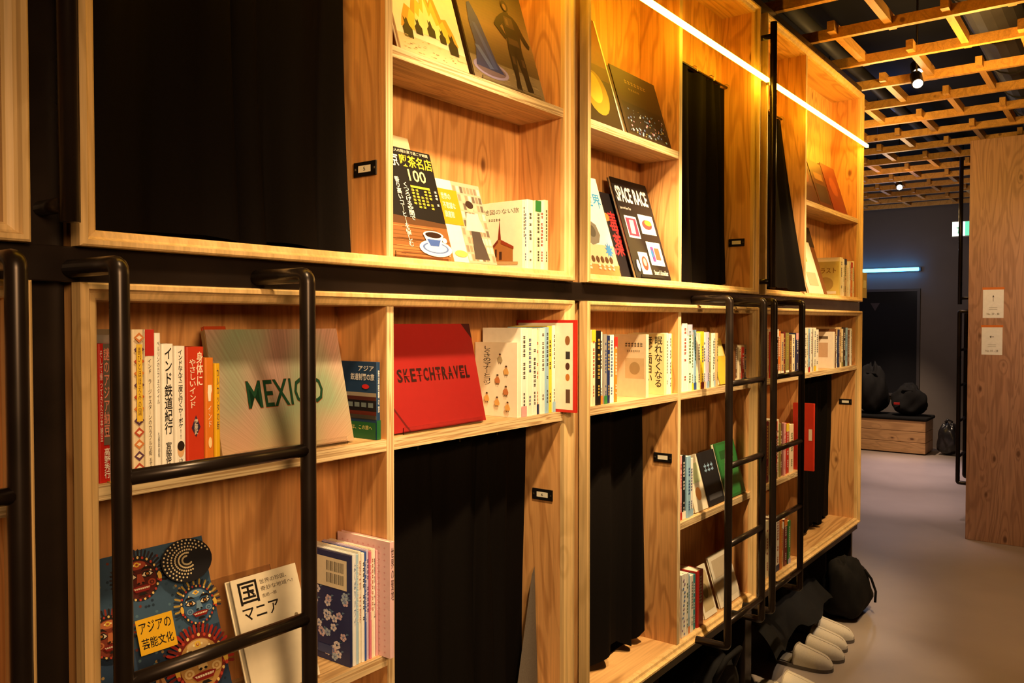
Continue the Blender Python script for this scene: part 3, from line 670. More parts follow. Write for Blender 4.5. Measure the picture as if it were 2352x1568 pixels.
# --- I
GI = 'books on the bottom visible shelf of the nearest lower bookcase'
def masks(a):
    a.rect(0, 0, 1, 1, '243a58'); a.rect(0, .5, 1, 1, '35506c')
    rr = random.Random(9)
    for k in range(240): a.disc(rr.random()*.96+.02, rr.random()*.96+.02, .012, .008, rr.choice(['18283c', '4a6a80', '6a3028', '1c3044', '9a8050', '2c4660']), 7, .0007+.000001*k)
    a.e = .0010
    def mask(u, v, s, c, c2, hair, crown):
        E = lambda x, y: (u+s*x, v+s*.72*y)
        P = lambda pts, col: a.poly([E(*p) for p in pts], col)
        D = lambda x, y, r1, r2, col, n=16: a.disc(u+s*x, v+s*.72*y, s*r1, s*.72*r2, col, n)
        e2 = a.nx()
        for k in range(27):
            an = PI*(-.08+1.16*k/26)
            a.poly([E(.92*math.cos(an-.05), .92*math.sin(an-.05)), E(1.36*math.cos(an-.04), 1.36*math.sin(an-.04)), E(1.42*math.cos(an), 1.42*math.sin(an)), E(1.36*math.cos(an+.04), 1.36*math.sin(an+.04)), E(.92*math.cos(an+.05), .92*math.sin(an+.05))], crown if k % 2 else hair, e2+.000002*k)
        D(0, 0, 1.02, 1.08, hair, 24)
        e0 = a.nx()
        for k in range(26):
            an = 2*PI*k/26; a.disc(u+s*.96*math.cos(an), v+s*.72*1.0*math.sin(an), s*.06, s*.05, ['e0c27a', 'b03a2a'][k % 2], 7, e0)
        D(0, -.05, .86, .92, c, 24); D(0, .62, .45, .2, c2); D(0, .66, .14, .12, 'e0b840', 10); D(0, .66, .07, .06, 'a02820', 8)
        e4 = a.nx()
        for k in range(11):
            an = PI*(.12+.76*k/10); a.disc(u+s*.68*math.cos(an), v+s*.72*(.05+.62*math.sin(an)), s*.045, s*.035, ['efe0b0', c2][k % 2], 7, e4)
        for sx in (-1, 1):
            P([(sx*.1, .3), (sx*.3, .5), (sx*.62, .48), (sx*.8, .25), (sx*.6, .36), (sx*.3, .38)], '16100e')
            P([(sx*.08, .08), (sx*.25, .28), (sx*.55, .28), (sx*.76, .12), (sx*.5, -.02), (sx*.25, -.02)], '16100e')
            P([(sx*.13, .09), (sx*.27, .23), (sx*.53, .23), (sx*.68, .12), (sx*.5, .03), (sx*.27, .03)], 'd8ccb4')
            D(sx*.41, .13, .13, .12, '16100e', 12); D(sx*.41, .14, .07, .06, 'a86a28', 8)
            D(sx*.55, -.3, .2, .17, c2, 12); D(sx*.55, -.3, .12, .1, c, 10); D(sx*.55, -.3, .05, .05, c2, 8)
            D(sx*.98, -.1, .1, .22, 'd8b048', 10); D(sx*.98, -.32, .07, .08, 'b03a2a', 8)
        P([(-.1, .2), (.1, .2), (.2, -.2), (.08, -.3), (-.08, -.3), (-.2, -.2)], c2); D(-.1, -.24, .07, .05, '16100e', 8); D(.1, -.24, .07, .05, '16100e', 8)
        P([(-.5, -.42), (-.2, -.36), (.2, -.36), (.5, -.42), (.32, -.64), (-.32, -.64)], '7a1410'); P([(-.4, -.45), (.4, -.45), (.34, -.53), (-.34, -.53)], 'd8ccb4')
        e1 = a.nx()
        for k in range(7): a.rect(u+s*(-.3+.1*k)-.002, v-s*.72*.53, u+s*(-.3+.1*k)+.002, v-s*.72*.45, '7a1410', e1)
        P([(-.25, -.8), (.25, -.8), (.1, -.68), (-.1, -.68)], '16100e')
    mask(.44, .85, .155, '4e1814', '98402a', '1a1820', '2a2430')
    mask(.84, .63, .14, '34567c', '6a88a4', '1c2a40', 'a88c40')
    mask(.14, .60, .14, '7a3220', 'b86a40', '201a1c', '8a3022')
    mask(.75, .33, .20, 'b08448', 'd0b07a', '6a1a14', '962218')
    mask(.17, .20, .18, '9a2018', 'c86030', '4a1410', '1e3048')
    a.disc(.78, .88, .21, .12, '15141b', 24)
    e3 = a.nx()
    for j in range(6):
        for k in range(22):
            an = .3+.19*k+j*.25; q = .19-.030*j
            a.disc(.78+q*math.cos(an), .88+q*.58*math.sin(an), .0075, .0055, 'cfc09a', 6, e3)
    a.rect(.30, .46, .58, .64, 'd8a81c'); a.text('アジアの', .32, .565, .56, .622, '16120f', bold=True); a.text('芸能文化', .32, .485, .56, .54, '16120f', bold=True)
    a.poly([(.4, .40), (.52, .08), (.28, .08)], 'a8784a'); a.poly([(.4, .34), (.46, .12), (.34, .12)], '6a4020')
face('large book covered with red and blue carved festival masks', GI, 215, 520, ZS2, '22304a', masks, X0=.577, X1=.787, h=.287, yb=.022, lean=20, t=.012)
def kuni(a):
    a.rect(0, 0, 1, 1, 'ece0c6'); a.text('国', .08, .77, .36, .96, '1c1612', bold=True); a.text('マニア', .08, .635, .62, .745, '1c1612', bold=True)
    a.text('世界の珍国、', .4, .905, .82, .945, '4a3a2c'); a.text('奇妙な地域へ!', .4, .845, .9, .885, '4a3a2c'); a.text('吉田一郎', .4, .79, .62, .82, '4a3a2c'); a.disc(.84, .56, .03, .02, '8a7a60')
face('cream paperback with large black title, behind the ladder', GI, 575, 715, ZS2, 'ece0c6', kuni, X0=.822, X1=.957, h=.199, yb=.024, lean=20, t=.018, spine='right')
s = MB()
s.prism([(.068, .0), (.071, .0), (.131, .19), (.128, .19)], .79, .93, ACR, lambda y, z, x: (x, y, ZS2+.0005+z))
tag(s.build('book_stand', org=(.86, .07, ZS2)), 'clear acrylic stand behind the cream paperback', 'book stand')
def hawaii(a):
    a.rect(0, 0, 1, 1, '2c3464')
    rr = random.Random(12)
    for k in range(34):
        u = rr.uniform(.08, .92); v = rr.uniform(.03, .64); c = rr.choice(['e4e0ec', 'd8c0d0', 'a8bcd8', 'e4e0ec'])
        for q in range(5):
            an = 2*PI*q/5+k; a.disc(u+.042*math.cos(an), v+.022*math.sin(an), .03, .016, c, 8, .0006+.00001*k)
        a.disc(u, v, .018, .010, '6a80b8', 8, .0010)
        a.poly([(u+.05, v+.02), (u+.12, v+.04), (u+.07, v+.045)], '6a88a8', .0006)
    a.e = .0012
    a.rect(.06, .68, .94, .95, 'e8dcc0')
    for q in range(2):
        for k in range(14):
            w = .008 if k % 3 else .016
            a.rect(.5+.028*k, .72+.11*q, .5+.028*k+w, .81+.11*q, '1a1614', .0016)
    a.rect(.3, .06, .62, .14, '3a4a80')
spine('navy flowered book with two barcodes on its back cover', GI, 801, 808, ZS2, '262a52', ytop=1278, arts=[('side', hawaii)])
edges = [808, 817, 823, 829, 836, 841, 847, 852, 857, 862, 866.5]
for k, (lab, c, tx, tcx) in enumerate((
    ('white book lettered in blue, right of the navy flowered one', 'e8ecf0', 'よくばりハワイ', '3a6aa8'),
    ('thin sky blue book, second after the navy flowered one', 'a8c8e0', '', 'f0f0f0'),
    ('ivory book lettered in red, third after navy flowered one', 'f0ead8', '週末台湾', 'b03a2a'),
    ('thin white book between the ivory one and the blue one', 'f2f0ea', '', '3a3430'),
    ('strong blue book with white lettering near the divider', '2f55a8', '週末香港', 'f0f0f0'),
    ('thin lavender book right of the strong blue one', 'c8bcdc', '', '4a3a70'),
    ('pink book with white lettering near the divider', 'd87a90', '女ひとり旅', 'fff4f0'),
    ('thin cream book right of the lettered pink one', 'efe4cc', '', 'b03a2a'),
    ('white book with dark lettering near the pink cover', 'efe8dc', '無限のベトナム', '2a2622'),
    ('thin rosy book touching the pink dotted one', 'e0a8b0', '', 'f8f0f0'))):
    fn_ = vt(tx, .22, .36, .78, .92, tcx) if tx else (lambda a, q=k, tc_=tcx: a.marks(.25, .35, .75, .92, tc_, random.Random(q), .05))
    spine(lab, GI, edges[k], edges[k+1], ZS2, c, ytop=1274-1.4*k+3*math.sin(k*2.3), arts=[('spine', fn_)], jit=.001*(k % 3))
def seichi(a):
    a.rect(0, 0, 1, 1, 'e6c2c4')
    for k in range(18):
        for q in range(9):
            a.poly([(.08+q*.1, .04+k*.053), (.1+q*.1, .03+k*.053), (.12+q*.1, .04+k*.053), (.1+q*.1, .05+k*.053)], 'd8a0a4', .0006)
mkbook('pink dotted book sticking out at the edge of the divider', GI, .0115, .145, .219, (1.0895, -.018, ZS2+.0004), (0, 0, 0), 'spine', 'e6bcc0', [('side', seichi), ('spine', vt('世界の聖地', .2, .5, .8, .95, '3a2a30'))])
# --- J, K
GJ = 'books on the upper shelf of the middle lower bookcase'
row(1347, 1424, 9, 756, 772, ZS1, ['tan', 'brown', 'cream', 'black', 'white', 'grey', 'navy', 'white', 'orange'], 'from left, middle lower bookcase, left bay', GJ, 31, 5)
def j1(a): a.rect(0, 0, 1, 1, 'e4d8b8'); a.poly([(.45, .3), (.95, .3), (.95, .62), (.45, .62)], 'cdbb92'); a.disc(.7, .46, .14, .1, 'a89468'); a.hmarks(.45, .8, .95, .87, '4a4030', random.Random(3), .08); a.hmarks(.5, .72, .9, .75, '7a6c50', random.Random(4), .05)
spine('beige book with a small picture on its side cover', GJ, 1484, 1491, ZS1, 'e4d8b8', ytop=768, arts=[('side', j1)])
def j2(a): a.rect(0, 0, 1, 1, 'efe0a4'); a.text('眠れなくなる', .74, .12, .95, .95, '1e1a12', True, True); a.text('ほど面白い', .50, .2, .68, .95, '1e1a12', True, True); a.text('数学', .22, .5, .44, .95, '1e1a12', True, True)
spine('pale yellow book with a big vertical title on its cover', GJ, 1526, 1532, ZS1, 'f0e4a8', ytop=766, arts=[('side', j2)])
row(1532, 1550, 3, 764, 768, ZS1, ['ivory', 'white', 'yellow'], 'after pale yellow cover, middle lower bookcase', GJ, 32, 2)
GK = 'books on the upper right shelf of the middle lower bookcase'
row(1569, 1592, 2, 742, 744, ZS1, ['white', 'ivory'], 'of the tallest pair right of divider', GK, 33, 2)
row(1592, 1652, 10, 760, 768, ZS1, ['white', 'light blue', 'cream', 'yellow', 'white', 'lavender', 'olive', 'white', 'ivory', 'tan'], 'from left in brightly lit right bay', GK, 34, 4)
face('leaning yellow book at the end of the bright row', GK, 1656, 1684, ZS1, 'd8b83c', lambda a: a.rect(.1, .6, .9, .85, 'e8d890'), ytop=778, yb=.02, t=.012)
row(1692, 1717, 4, 790, 796, ZS1, ['brown', 'cream', 'red', 'tan'], 'behind ladder rail, middle lower bookcase', GK, 35, 4)
# --- L
GL = 'books on the middle right shelf of the middle lower bookcase'
row(1567, 1598, 4, 1044, 1052, ZS2, ['pink', 'black', 'light blue', 'white'], 'of short group, right bay middle shelf', GL, 36, 4)
face('small white book leaning in the right bay', GL, 1600, 1630, ZS2, 'e8e0cc', lambda a: a.rect(.15, .5, .85, .85, 'b8c8a0').disc(.5, .3, .2, .12, 'd09050'), ytop=1042, yb=.018, lean=15, t=.010)
def l2(a): a.rect(0, 0, 1, 1, '1c1c22'); a.hmarks(.2, .62, .85, .78, '8ab0d8', random.Random(5), .2); a.rect(.1, .1, .9, .2, '4a4a52')
face('black book with blue lettering beside a green book', GL, 1632, 1668, ZS2, '1c1c22', l2, ytop=1032, yb=.018, lean=15, t=.010)
face('large green book at the right of the middle shelf', GL, 1672, 1716, ZS2, '2a6a34', lambda a: a.rect(.04, .04, .96, .96, '2f7a3c').rect(.15, .7, .8, .85, '245a2c'), ytop=1010, yb=.014, lean=15, t=.014)
# --- M
GM = 'books on the bottom right shelf of the middle lower bookcase'
def flor(a):
    a.rect(0, 0, 1, 1, 'ece8e0')
    rr = random.Random(2)
    for k in range(14): a.disc(rr.uniform(.2, .8), .04+k*.067, .18, .02, rr.choice(['5a78b0', '8a6a90', '4a6aa0']), 8)
spine('white spine with blue flowers, leftmost on the bottom shelf', GM, 1568, 1577, ZL0, 'ece8e0', ytop=1318, yf=.016, arts=[('spine', flor), ('side', flor)])
row(1579, 1604, 4, 1318, 1316, ZL0, ['white', 'light blue', 'white', 'teal'], 'between flowered spine and red spine', GM, 37, 3)
spine('bright red spine on the bottom shelf', GM, 1605, 1619, ZL0, 'b8261f', ytop=1308, arts=[('spine', lambda a: a.marks(.3, .4, .7, .9, 'f2eee4', random.Random(1)))])
face('white framed card leaning right of the red spine', GM, 1624, 1652, ZL0, 'f0ead8', lambda a: a.rect(.12, .12, .88, .88, 'cbb890').disc(.5, .5, .2, .15, '8a7a58'), ytop=1290, yb=.02, t=.008)
face('white picture book at the right end of bottom shelf', GM, 1660, 1706, ZL0, 'ece4d4', lambda a: a.rect(.1, .55, .9, .9, 'c8b8a0').rect(.1, .1, .9, .45, 'd8d0c0'), ytop=1256, yb=.02, t=.008)
# --- N, O, P, Q
GN = 'books on the upper shelf of the far lower bookcase'
row(1759, 1837, 12, 756, 768, ZS1, ['brown', 'tan', 'red', 'cream', 'black', 'orange', 'tan', 'maroon', 'olive', 'brown', 'cream', 'navy'], 'from left, far lower bookcase, ladder bay', GN, 41, 5)
row(1850, 1884, 7, 752, 756, ZS1, ['white', 'cream', 'light blue', 'white', 'grey', 'ivory', 'white'], 'right of divider, far lower bookcase', GN, 42, 3)
def o1(a): a.rect(0, 0, 1, 1, 'ece2d0'); a.rect(.2, .3, .8, .7, 'c8a888'); a.rect(.2, .8, .8, .88, '6a5a48')
spine('pale book showing its side cover in the far row', GN, 1914, 1918, ZS1, 'ece2d0', ytop=762, arts=[('side', o1)])
row(1918, 1961, 10, 754, 756, ZS1, ['brown', 'white', 'navy', 'tan', 'cream', 'black', 'light blue', 'brown', 'white', 'tan'], 'near the aisle end, far lower bookcase', GN, 43, 4)
GP = 'books on the middle shelf of the far lower bookcase'
row(1763, 1827, 11, 966, 972, ZS2, ['maroon', 'tan', 'white', 'red', 'cream', 'olive', 'brown', 'pink', 'white', 'red', 'cream'], 'left of the tall red book', GP, 44, 6)
mkbook('tall plain red book sticking out from the far shelf', GP, .017, .088, .285, (3.536, -.055, ZS2+.0004), (0, 0, 0), 'spine', 'c4301c', [('side', lambda a: a.rect(.76, .45, .92, .62, 'f0e0d0'))])
GQ = 'books on the bottom shelf of the far lower bookcase'
row(1766, 1820, 8, 1190, 1194, ZL0, ['cream', 'brown', 'tan', 'white', 'orange', 'tan', 'maroon', 'green'], 'on bottom shelf, far lower bookcase', GQ, 45, 6)
# ------------------------------------------------------------------ ceiling lattice
lt = thing('ceiling_lattice', 'open timber lattice hanging below the dark ceiling', 'lattice', (6, 0, 2.62))
org = (6, 0, 2.62)
xs = [3.72+.455*k for k in range(-2, 14)]
for x in xs: MB().box(x-.014, x+.014, -2.4, 2.2, 2.62, 2.664, W_LAT).build('long_beam', lt, org)
for i in range(len(xs)-1):
    xm = (xs[i]+xs[i+1])/2
    lo, hi = xm*math.tan(math.radians(4.5))-1.12-.3, xm*math.tan(math.radians(15.5))-1.12+.2
    off = -.075 if i % 2 == 0 else -.293
    for k in range(-6, 8):
        y = off+.435*k
        if lo < y < hi: MB().box(xs[i]-.07, xs[i+1]+.07, y-.015, y+.015, 2.634, 2.678, W_LAT).build('cross_piece', lt, org)
for i in (1, 4, 7, 10):
    for y in (-.8, .6): MB().tube([(xs[i], y, 2.66), (xs[i], y, 3.25)], .004, STEEL, 6).build('hanger_rod', lt, org)
d = MB().tube([(2.6, -.55, 2.98), (9.6, -.55, 2.98)], .14, DUCT, 20)
for k in range(10): d.tube([(3+.65*k, -.55, 2.98), (3.03+.65*k, -.55, 2.98)], .147, DUCT, 20)
tag(d.build('air_duct', org=(6, -.55, 2.98), smooth=False), 'round grey air duct above the timber lattice', 'duct')
for k, (y, z, r_, lab) in enumerate(((.35, 3.05, .04, 'thin dark pipe nearest the bookcases above the lattice'), (-1.15, 3.08, .06, 'thicker dark pipe right of the air duct'))):
    tag(MB().tube([(2.6, y, z), (9.7, y, z)], r_, DUCT, 12).build('ceiling_pipe', org=(6, y, z), smooth=True), lab, 'pipe', 'pipes above the lattice')
# ------------------------------------------------------------------ spotlights
def spot_fixture(label, p, aim, sc_=1.):
    p = Vector(p)
    r = thing('spotlight', label, 'spotlight', p, group='black ceiling spotlights')
    a = (Vector(aim)-p).normalized()
    hs = MB().tube([-a*.08, -a*.077, -a*.07, Vector((0, 0, 0))], .028*sc_, STEEL, 18).build('housing', r, smooth=False)
    MB().tube([a*.0005, a*.003], .023*sc_, emis('spot_lens', (1, .85, .6), 14.), 18).build('lens', hs)
    b = -a*.045
    MB().tube([b+Vector((0, 0, .026)), Vector((b.x, b.y, 3.25-p.z))], .005, STEEL, 8).build('stem', r, smooth=True)
P1 = onZ(2108, 192, 2.58)
spot_fixture('black spotlight hanging nearest, lower of the lit pair', P1, (2.5, -1., .5))
spot_fixture('black spotlight hanging just behind the nearest one', (P1.x+.10, P1.y+.02, 2.66), (2.5, -1., .5))
spot_fixture('small distant spotlight far down the aisle ceiling', onZ(2066, 430, 2.58), (3, -1., 0))
# ------------------------------------------------------------------ right-hand partition (end of opposite bookcase)
XP = 5.98
pb = thing('bookcase', 'plywood end panel of the opposite bookcase, with posted papers', 'bookcase', (XP, -.28, 0))
org = (XP, -.28, 0)
MB().box(XP, XP+.024, -1.6, -.28, 0, 2.55, W_PANEL).build('end_panel', pb, org, bev=.002)
MB().box(XP+.025, 8.4, -1.6, -.31, 0, 2.55, DARKW).build('carcass', pb, org)
MB().box(XP+.025, 8.4, -.309, -.285, 1.46, 1.5, STEEL).build('rail', pb, org)
def paper(label, px0, py0, px1, py1, seed):
    a_, b_ = onX(px0, py0, XP), onX(px1, py1, XP)
    c = ((a_.y+b_.y)/2, (a_.z+b_.z)/2); w = abs(a_.y-b_.y); h = abs(a_.z-b_.z)
    r = thing('notice', label, 'notice', (XP, c[0], c[1]), group='paper notices on the plywood panel')
    P = lambda u, v, e: (-e, w/2-w*u, -h/2+h*v)
    sh = MB().add([P(0, 0, .0003), P(1, 0, .0003), P(1, 1, .0006), P(0, 1, .0003)], [(0, 1, 2, 3)], M('fbfafa')).build('sheet', r, recalc=False)
    MB().add([P(-.03, .95, .001), P(1.03, .95, .001), P(1.03, 1.03, .001), P(-.03, 1.03, .001)], [(0, 1, 2, 3)], M('e07a30')).build('tape', r, recalc=False)
    b = Art(P); b.e = .001
    if seed == 1: b.poly([(.49, .55), (.51, .55), (.51, .7), (.55, .7), (.5, .77), (.45, .7), (.49, .7)], '605850')
    else: b.poly([(.6, .63), (.46, .63), (.46, .67), (.38, .62), (.46, .57), (.46, .61), (.6, .61)], '605850')
    b.text('No. 29 - 48' if seed == 1 else 'No. 01 - 28', .2, .10, .8, .17, '605850')
    for k in range(2): b.rect(.3, .28+.06*k, .7, .29+.06*k, 'a8a098')
    b.a.build('arrow', sh, recalc=False); b.t.build('lettering', sh, recalc=False)
paper('upper paper notice with an upward arrow on plywood panel', 2258, 662, 2305, 730, 1)
paper('lower paper notice with a left arrow on plywood panel', 2255, 748, 2302, 815, 2)
lx = 6.50
r = thing('ladder', 'black pipe ladder seen edge-on by the plywood panel', 'ladder', (lx, -.28, .27), group='black pipe ladders hooked to the bunks')
for x in (0, .29):
    MB().tube(roundpath([(x, -.004, 1.2), (x, .125, 1.2), (x, .125, 0), (x, -.028, 0)], .014, 5), .014, STEEL, 12).build('rail', r, smooth=True)
for z in (.93, .68, .43, .18): MB().tube([(.006, .125, z), (.284, .125, z)], .010, STEEL, 10).build('rung', r, smooth=True)
r = thing('grab_rail', 'black grab rail seen edge-on above the far ladder', 'grab rail', (6.5, -.28, 1.52), group='black grab rails on the bunk posts')
MB().tube([(0, .125, 0), (0, .125, 1.02)], .0135, STEEL, 12).build('bar', r, smooth=True)
for z in (.04, .95): MB().tube([(0, .115, z), (0, -.029, z)], .01, STEEL, 10).build('bracket', r, smooth=True)
# ------------------------------------------------------------------ far end of the room
a_, b_ = onX(1985, 622, XF-.05), onX(2110, 622, XF-.05)
r = thing('neon_tube', 'glowing blue tube light on the dark far wall', 'tube light', (XF-.05, b_.y, a_.z))
MB().tube([(0, 0, 0), (0, a_.y-b_.y+.3, 0)], .02, emis('blue_neon', (.05, .42, 1.), 11.), 10).build('tube', r, smooth=True)
MB().box(.019, .0502, -.02, a_.y-b_.y+.32, -.02, .02, M('1a1a20')).build('backplate', r)
a_, b_ = onX(1940, 672, XF), onX(2112, 905, XF)
struct('window_1', MB().box(XF-.012, XF-.0005, b_.y, a_.y, b_.z, a_.z, M('26262b', .2)))
w = MB()
for q in (a_.y-.03, b_.y): w.box(XF-.03, XF-.0125, q, q+.03, b_.z, a_.z, M('48444a'))
for q in (a_.z, b_.z-.03): w.box(XF-.03, XF-.0005, b_.y, a_.y, q, q+.03, M('48444a'))
struct('trim_1', w)
p = onX(2010, 704, XF-.014)
m = MB().prism([(-.05, .04), (.05, .04), (0, -.05)], 0, .0015, M('453a42'), lambda y, z, x: (p.x-x, p.y+y, p.z+z))
tag(m.build('sticker', org=(p.x, p.y, p.z)), 'faint inverted triangle sticker on the dark window', 'sticker')
p = onX(2209, 525, 9.3)
r = thing('exit_sign', 'glowing green and white emergency exit sign', 'exit sign', p)
MB().box(0, .04, -.088, .088, -.078, .078, M('d8d8d0')).build('housing', r, bev=.004)
P = lambda u, v, e: (-e, .083-.166*u, -.07+.14*v)
pn = MB().add([P(0, 0, .001), P(.68, 0, .001), P(.68, 1, .001), P(0, 1, .001)], [(0, 1, 2, 3)], emis('sign_white', (.78, 1., .95), 2.4)).add([P(.68, 0, .001), P(1, 0, .001), P(1, 1, .001), P(.68, 1, .001)], [(0, 1, 2, 3)], emis('sign_green', (.05, .75, .42), 1.2)).build('panel', r, recalc=False)
gm = emis('sign_green_dark', (.01, .45, .22), .8)
MB().add([P(u+.08, v, .002) for u, v in ((.2, .15), (.27, .15), (.3, .4), (.38, .2), (.44, .22), (.35, .5), (.42, .62), (.3, .72), (.2, .6), (.14, .62), (.14, .56), (.24, .5))], [tuple(range(12))], gm).add([P(.41+.05*math.cos(k*PI/6), .8+.08*math.sin(k*PI/6), .002) for k in range(12)], [tuple(range(12))], gm).build('pictogram', pn, recalc=False)
MB().tube([(.02, 0, .078), (.02, 0, 3.25-p.z)], .006, STEEL, 8).build('hanger', r)
# bench
p0 = onZ(2125, 1046, 0)
bx0 = p0.x; by0 = p0.y
r = thing('bench', 'low wooden bench with black cushion at the far end', 'bench', (bx0, by0, 0))
BENCHW = wood('bench_wood', 'dcac78', 'b88654', '55301c', 'Y', seed=4., contrast=.35)
for k in range(3): MB().box(0, .42, 0, 1.5, .012+.115*k, .123+.115*k, BENCHW).build('plank', r, bev=.003)
for y in (.02, 1.42): MB().box(.03, .39, y, y+.06, 0, .0118, M('15110f')).build('foot', r)
MB().box(-.01, .43, -.02, 1.51, .3535, .39, BAGM).build('cushion', r, bev=.015)
def blob(root, name, c, s, seed, mat, ex=.6, amp=.06, taper=0., slump=0.):
    rr = random.Random(seed); ph = [rr.uniform(0, 6.28) for _ in range(8)]
    sg = lambda v: math.copysign(abs(v)**ex, v)
    rings = []
    for j in range(1, 22):
        th = PI*j/22-PI/2; ring = []
        q = (math.sin(th)+1)/2
        for i in range(40):
            f = 2*PI*i/40
            k = 1+amp*(math.sin(3*f+ph[0]+2*th)+math.sin(5*f+ph[1]-3*th)*.6+math.sin(2*f+4*th+ph[2])*.7+.35*math.sin(9*f+6*th+ph[3])+.3*math.sin(7*f-9*th+ph[4]))
            tp = 1-taper*q
            ring.append((c[0]+slump*q*q+s[0]*tp*sg(math.cos(th))*sg(math.cos(f))*k, c[1]+s[1]*tp*sg(math.cos(th))*sg(math.sin(f))*k, max(c[2]-s[2], c[2]+s[2]*sg(math.sin(th))*(k if th > 0 else 1))))
        rings.append(ring)
    return MB().loft(rings, mat).build(name, root, smooth=True)
for lab, yy, s_, sd in (('black duffel bag with a red glint at the bench end', .20, (.15, .19, .16), 1), ('tallest black backpack, slumped in the middle of the bench', .57, (.18, .17, .26), 2), ('lumpy black bag furthest along the bench', .93, (.15, .17, .23), 3)):
    q = thing('bag', lab, 'bag', (bx0+.2, by0+yy, .391), group='black bags heaped on the bench')
    blob(q, 'body', (0, 0, s_[2]), s_, sd, BAGM, .85, .10, .3, .02)
    MB().tube([(-.05, -.08, 2*s_[2]*.7), (-.08, -.05, 2*s_[2]*.85), (-.07, .05, 2*s_[2]*.86), (-.04, .08, 2*s_[2]*.7)], .012, BAGM, 8).build('handle', q, smooth=True)
    if sd == 1: MB().box(-.16, -.145, .06, .12, .12, .145, M('b02018')).build('painted_glint', q, bev=.003)  # the red glint, put in as a small red-coloured box
p = onZ(2155, 1046, 0)
r = thing('rubbish_bag', 'slumped shiny black rubbish bag on the floor beside the bench', 'bag', (p.x+.12, p.y-.075, 0))
blob(r, 'body', (0, 0, .165), (.115, .115, .164), 9, PLAST, .85, .085, .25, 0)
MB().tube([(0, -.02, .30), (.01, -.03, .35), (0, .01, .37), (-.01, .03, .34)], .012, PLAST, 8).build('tied_neck', r, smooth=True)
# ------------------------------------------------------------------ floor items under the bookcases
def slipper(label, x, ytoe, mat, solem, rotz, L=.26, group=None, trim='958b7e'):
    r = thing('slipper', label, 'slipper', (x, ytoe+L/2, 0), (0, 0, rotz), group)
    def hw(s): return .5*(.066+.040*math.sin(PI*min(1, s*.8+.1)))*(1 if s < .78 else math.sqrt(max(.02, 1-((s-.78)/.225)**2)))*(1 if s > .12 else math.sqrt(max(.02, 1-((.12-s)/.125)**2)))
    N = 22
    ol = [(hw(k/N), L/2-L*k/N) for k in range(N+1)]
    out = [(w_*1.04, y) for w_, y in ol]+[(-w_*1.04, y) for w_, y in ol[::-1]]
    MB().prism(out, .0005, .014, solem).build('sole', r)
    s0 = .45
    rings = []; K = 18
    for k in range(K+1):
        s = s0+(.995-s0)*k/K
        w_ = hw(s)*1.03
        top = .030+.038*max(0., (1-s)/.55)**.8
        if s > .86: top *= math.sqrt(max(.15, 1-((s-.86)/.145)**2))
        rings.append([(w_*math.copysign(abs(math.cos(PI*i/16))**.75, math.cos(PI*i/16)), L/2-L*s, .0145+top*(math.sin(PI*i/16)**.7 if 0 < i < 16 else 0)) for i in range(17)])
    m = MB(); n = 17
    vs = [p for q in rings for p in q]; fs = [(k*n+i, k*n+i+1, (k+1)*n+i+1, (k+1)*n+i) for k in range(K) for i in range(n-1)]
    m.add(vs, fs, mat); m.add(rings[-1], [tuple(range(n))], mat)
    up = m.build('upper', r, smooth=True)
    MB().prism([(a*.84, b*.95) for a, b in out], .0145, .0175, M('8a8074', .9)).build('insole', r)
    MB().tube([rings[k][8] for k in range(0, K-1)], .0014, M(trim, .9), 6).build('seam', up, smooth=True)
    MB().tube([rings[0][k] for k in range(n)], .003, M(trim, .9), 6).build('opening_trim', up, smooth=True)
GS = 'felt slippers lined up below the far bookcase'
for k, (x, yt, lab) in enumerate(((3.385, -.185, 'grey felt slipper nearest the camera of the four grey ones'), (3.505, -.195, 'second grey felt slipper after the whitish pair'), (3.63, -.175, 'third grey felt slipper after the whitish pair'), (3.75, -.17, 'grey felt slipper nearest the slouching black bag'))):
    slipper(lab, x, yt, FELT, M('6a6058', .8), .05*(k % 2)-.025, group=GS)
for x, lab in ((2.955, 'left whitish slipper cut off by the bottom edge'), (3.085, 'right whitish slipper at the bottom edge')):
    slipper(lab, x, -.24, FELT2, M('b0a89c', .6), 0, group=GS, trim='c4baac')
def clo(u, v):
    x = 3.075+.84*u+.012*math.sin(7*v+3*u)
    y = -.045+.17*v-.02*math.sin(11*u+1)*(1-v)
    fold = math.sin(17*u+2.2*v+1.2*math.sin(5*u))
    z = .140+.15*v**.8+.014*fold*(1-.3*v)+.007*math.sin(33*u-4*v)+.012*math.sin(PI*v)*math.sin(4*u+.6)
    z -= .02*(1-v)**3
    return (x, y, min(max(z, .118), .315))
tag(MB().grid(clo, 110, 26, BAGM).build('cloth', org=(3.5, 0, .2), smooth=True, recalc=False), 'black cloth draped over the heels of the grey slippers', 'cloth')
q = thing('bag', 'slouching black bag under the far end of bookcases', 'bag', (4.12, -.04, 0))
bb = blob(q, 'body', (0, 0, .14), (.20, .12, .139), 5, BAGM, .7, .06, .45, -.07)
MB().tube([(.05, -.118, .06), (.06, -.118, .11), (.05, -.10, .17), (.01, -.08, .22)], .006, BAGM, 8).build('strap', q, smooth=True)
q = thing('bag', 'dark bag on the floor under the middle lower bookcase', 'bag', (2.68, .08, 0))
blob(q, 'body', (0, 0, .14), (.17, .13, .135), 6, BAGM, .75, .06, .25)
MB().tube([(-.08, -.1, .2), (-.06, -.13, .27), (.06, -.13, .27), (.08, -.1, .2)], .01, BAGM, 8).build('handle', q, smooth=True)
p = onY(1993, 655, .0)
r = thing('paper_card', 'small yellow card clipped to the end of the far bookcase', 'card', (4.455, -.0158, p.z))
MB().box(0, .085, 0, .001, -.07, .06, M('b09a58')).build('sheet', r)
MB().box(.014, .065, -.0015, -.0005, -.02, .02, M('d8cc9a')).build('label', r)
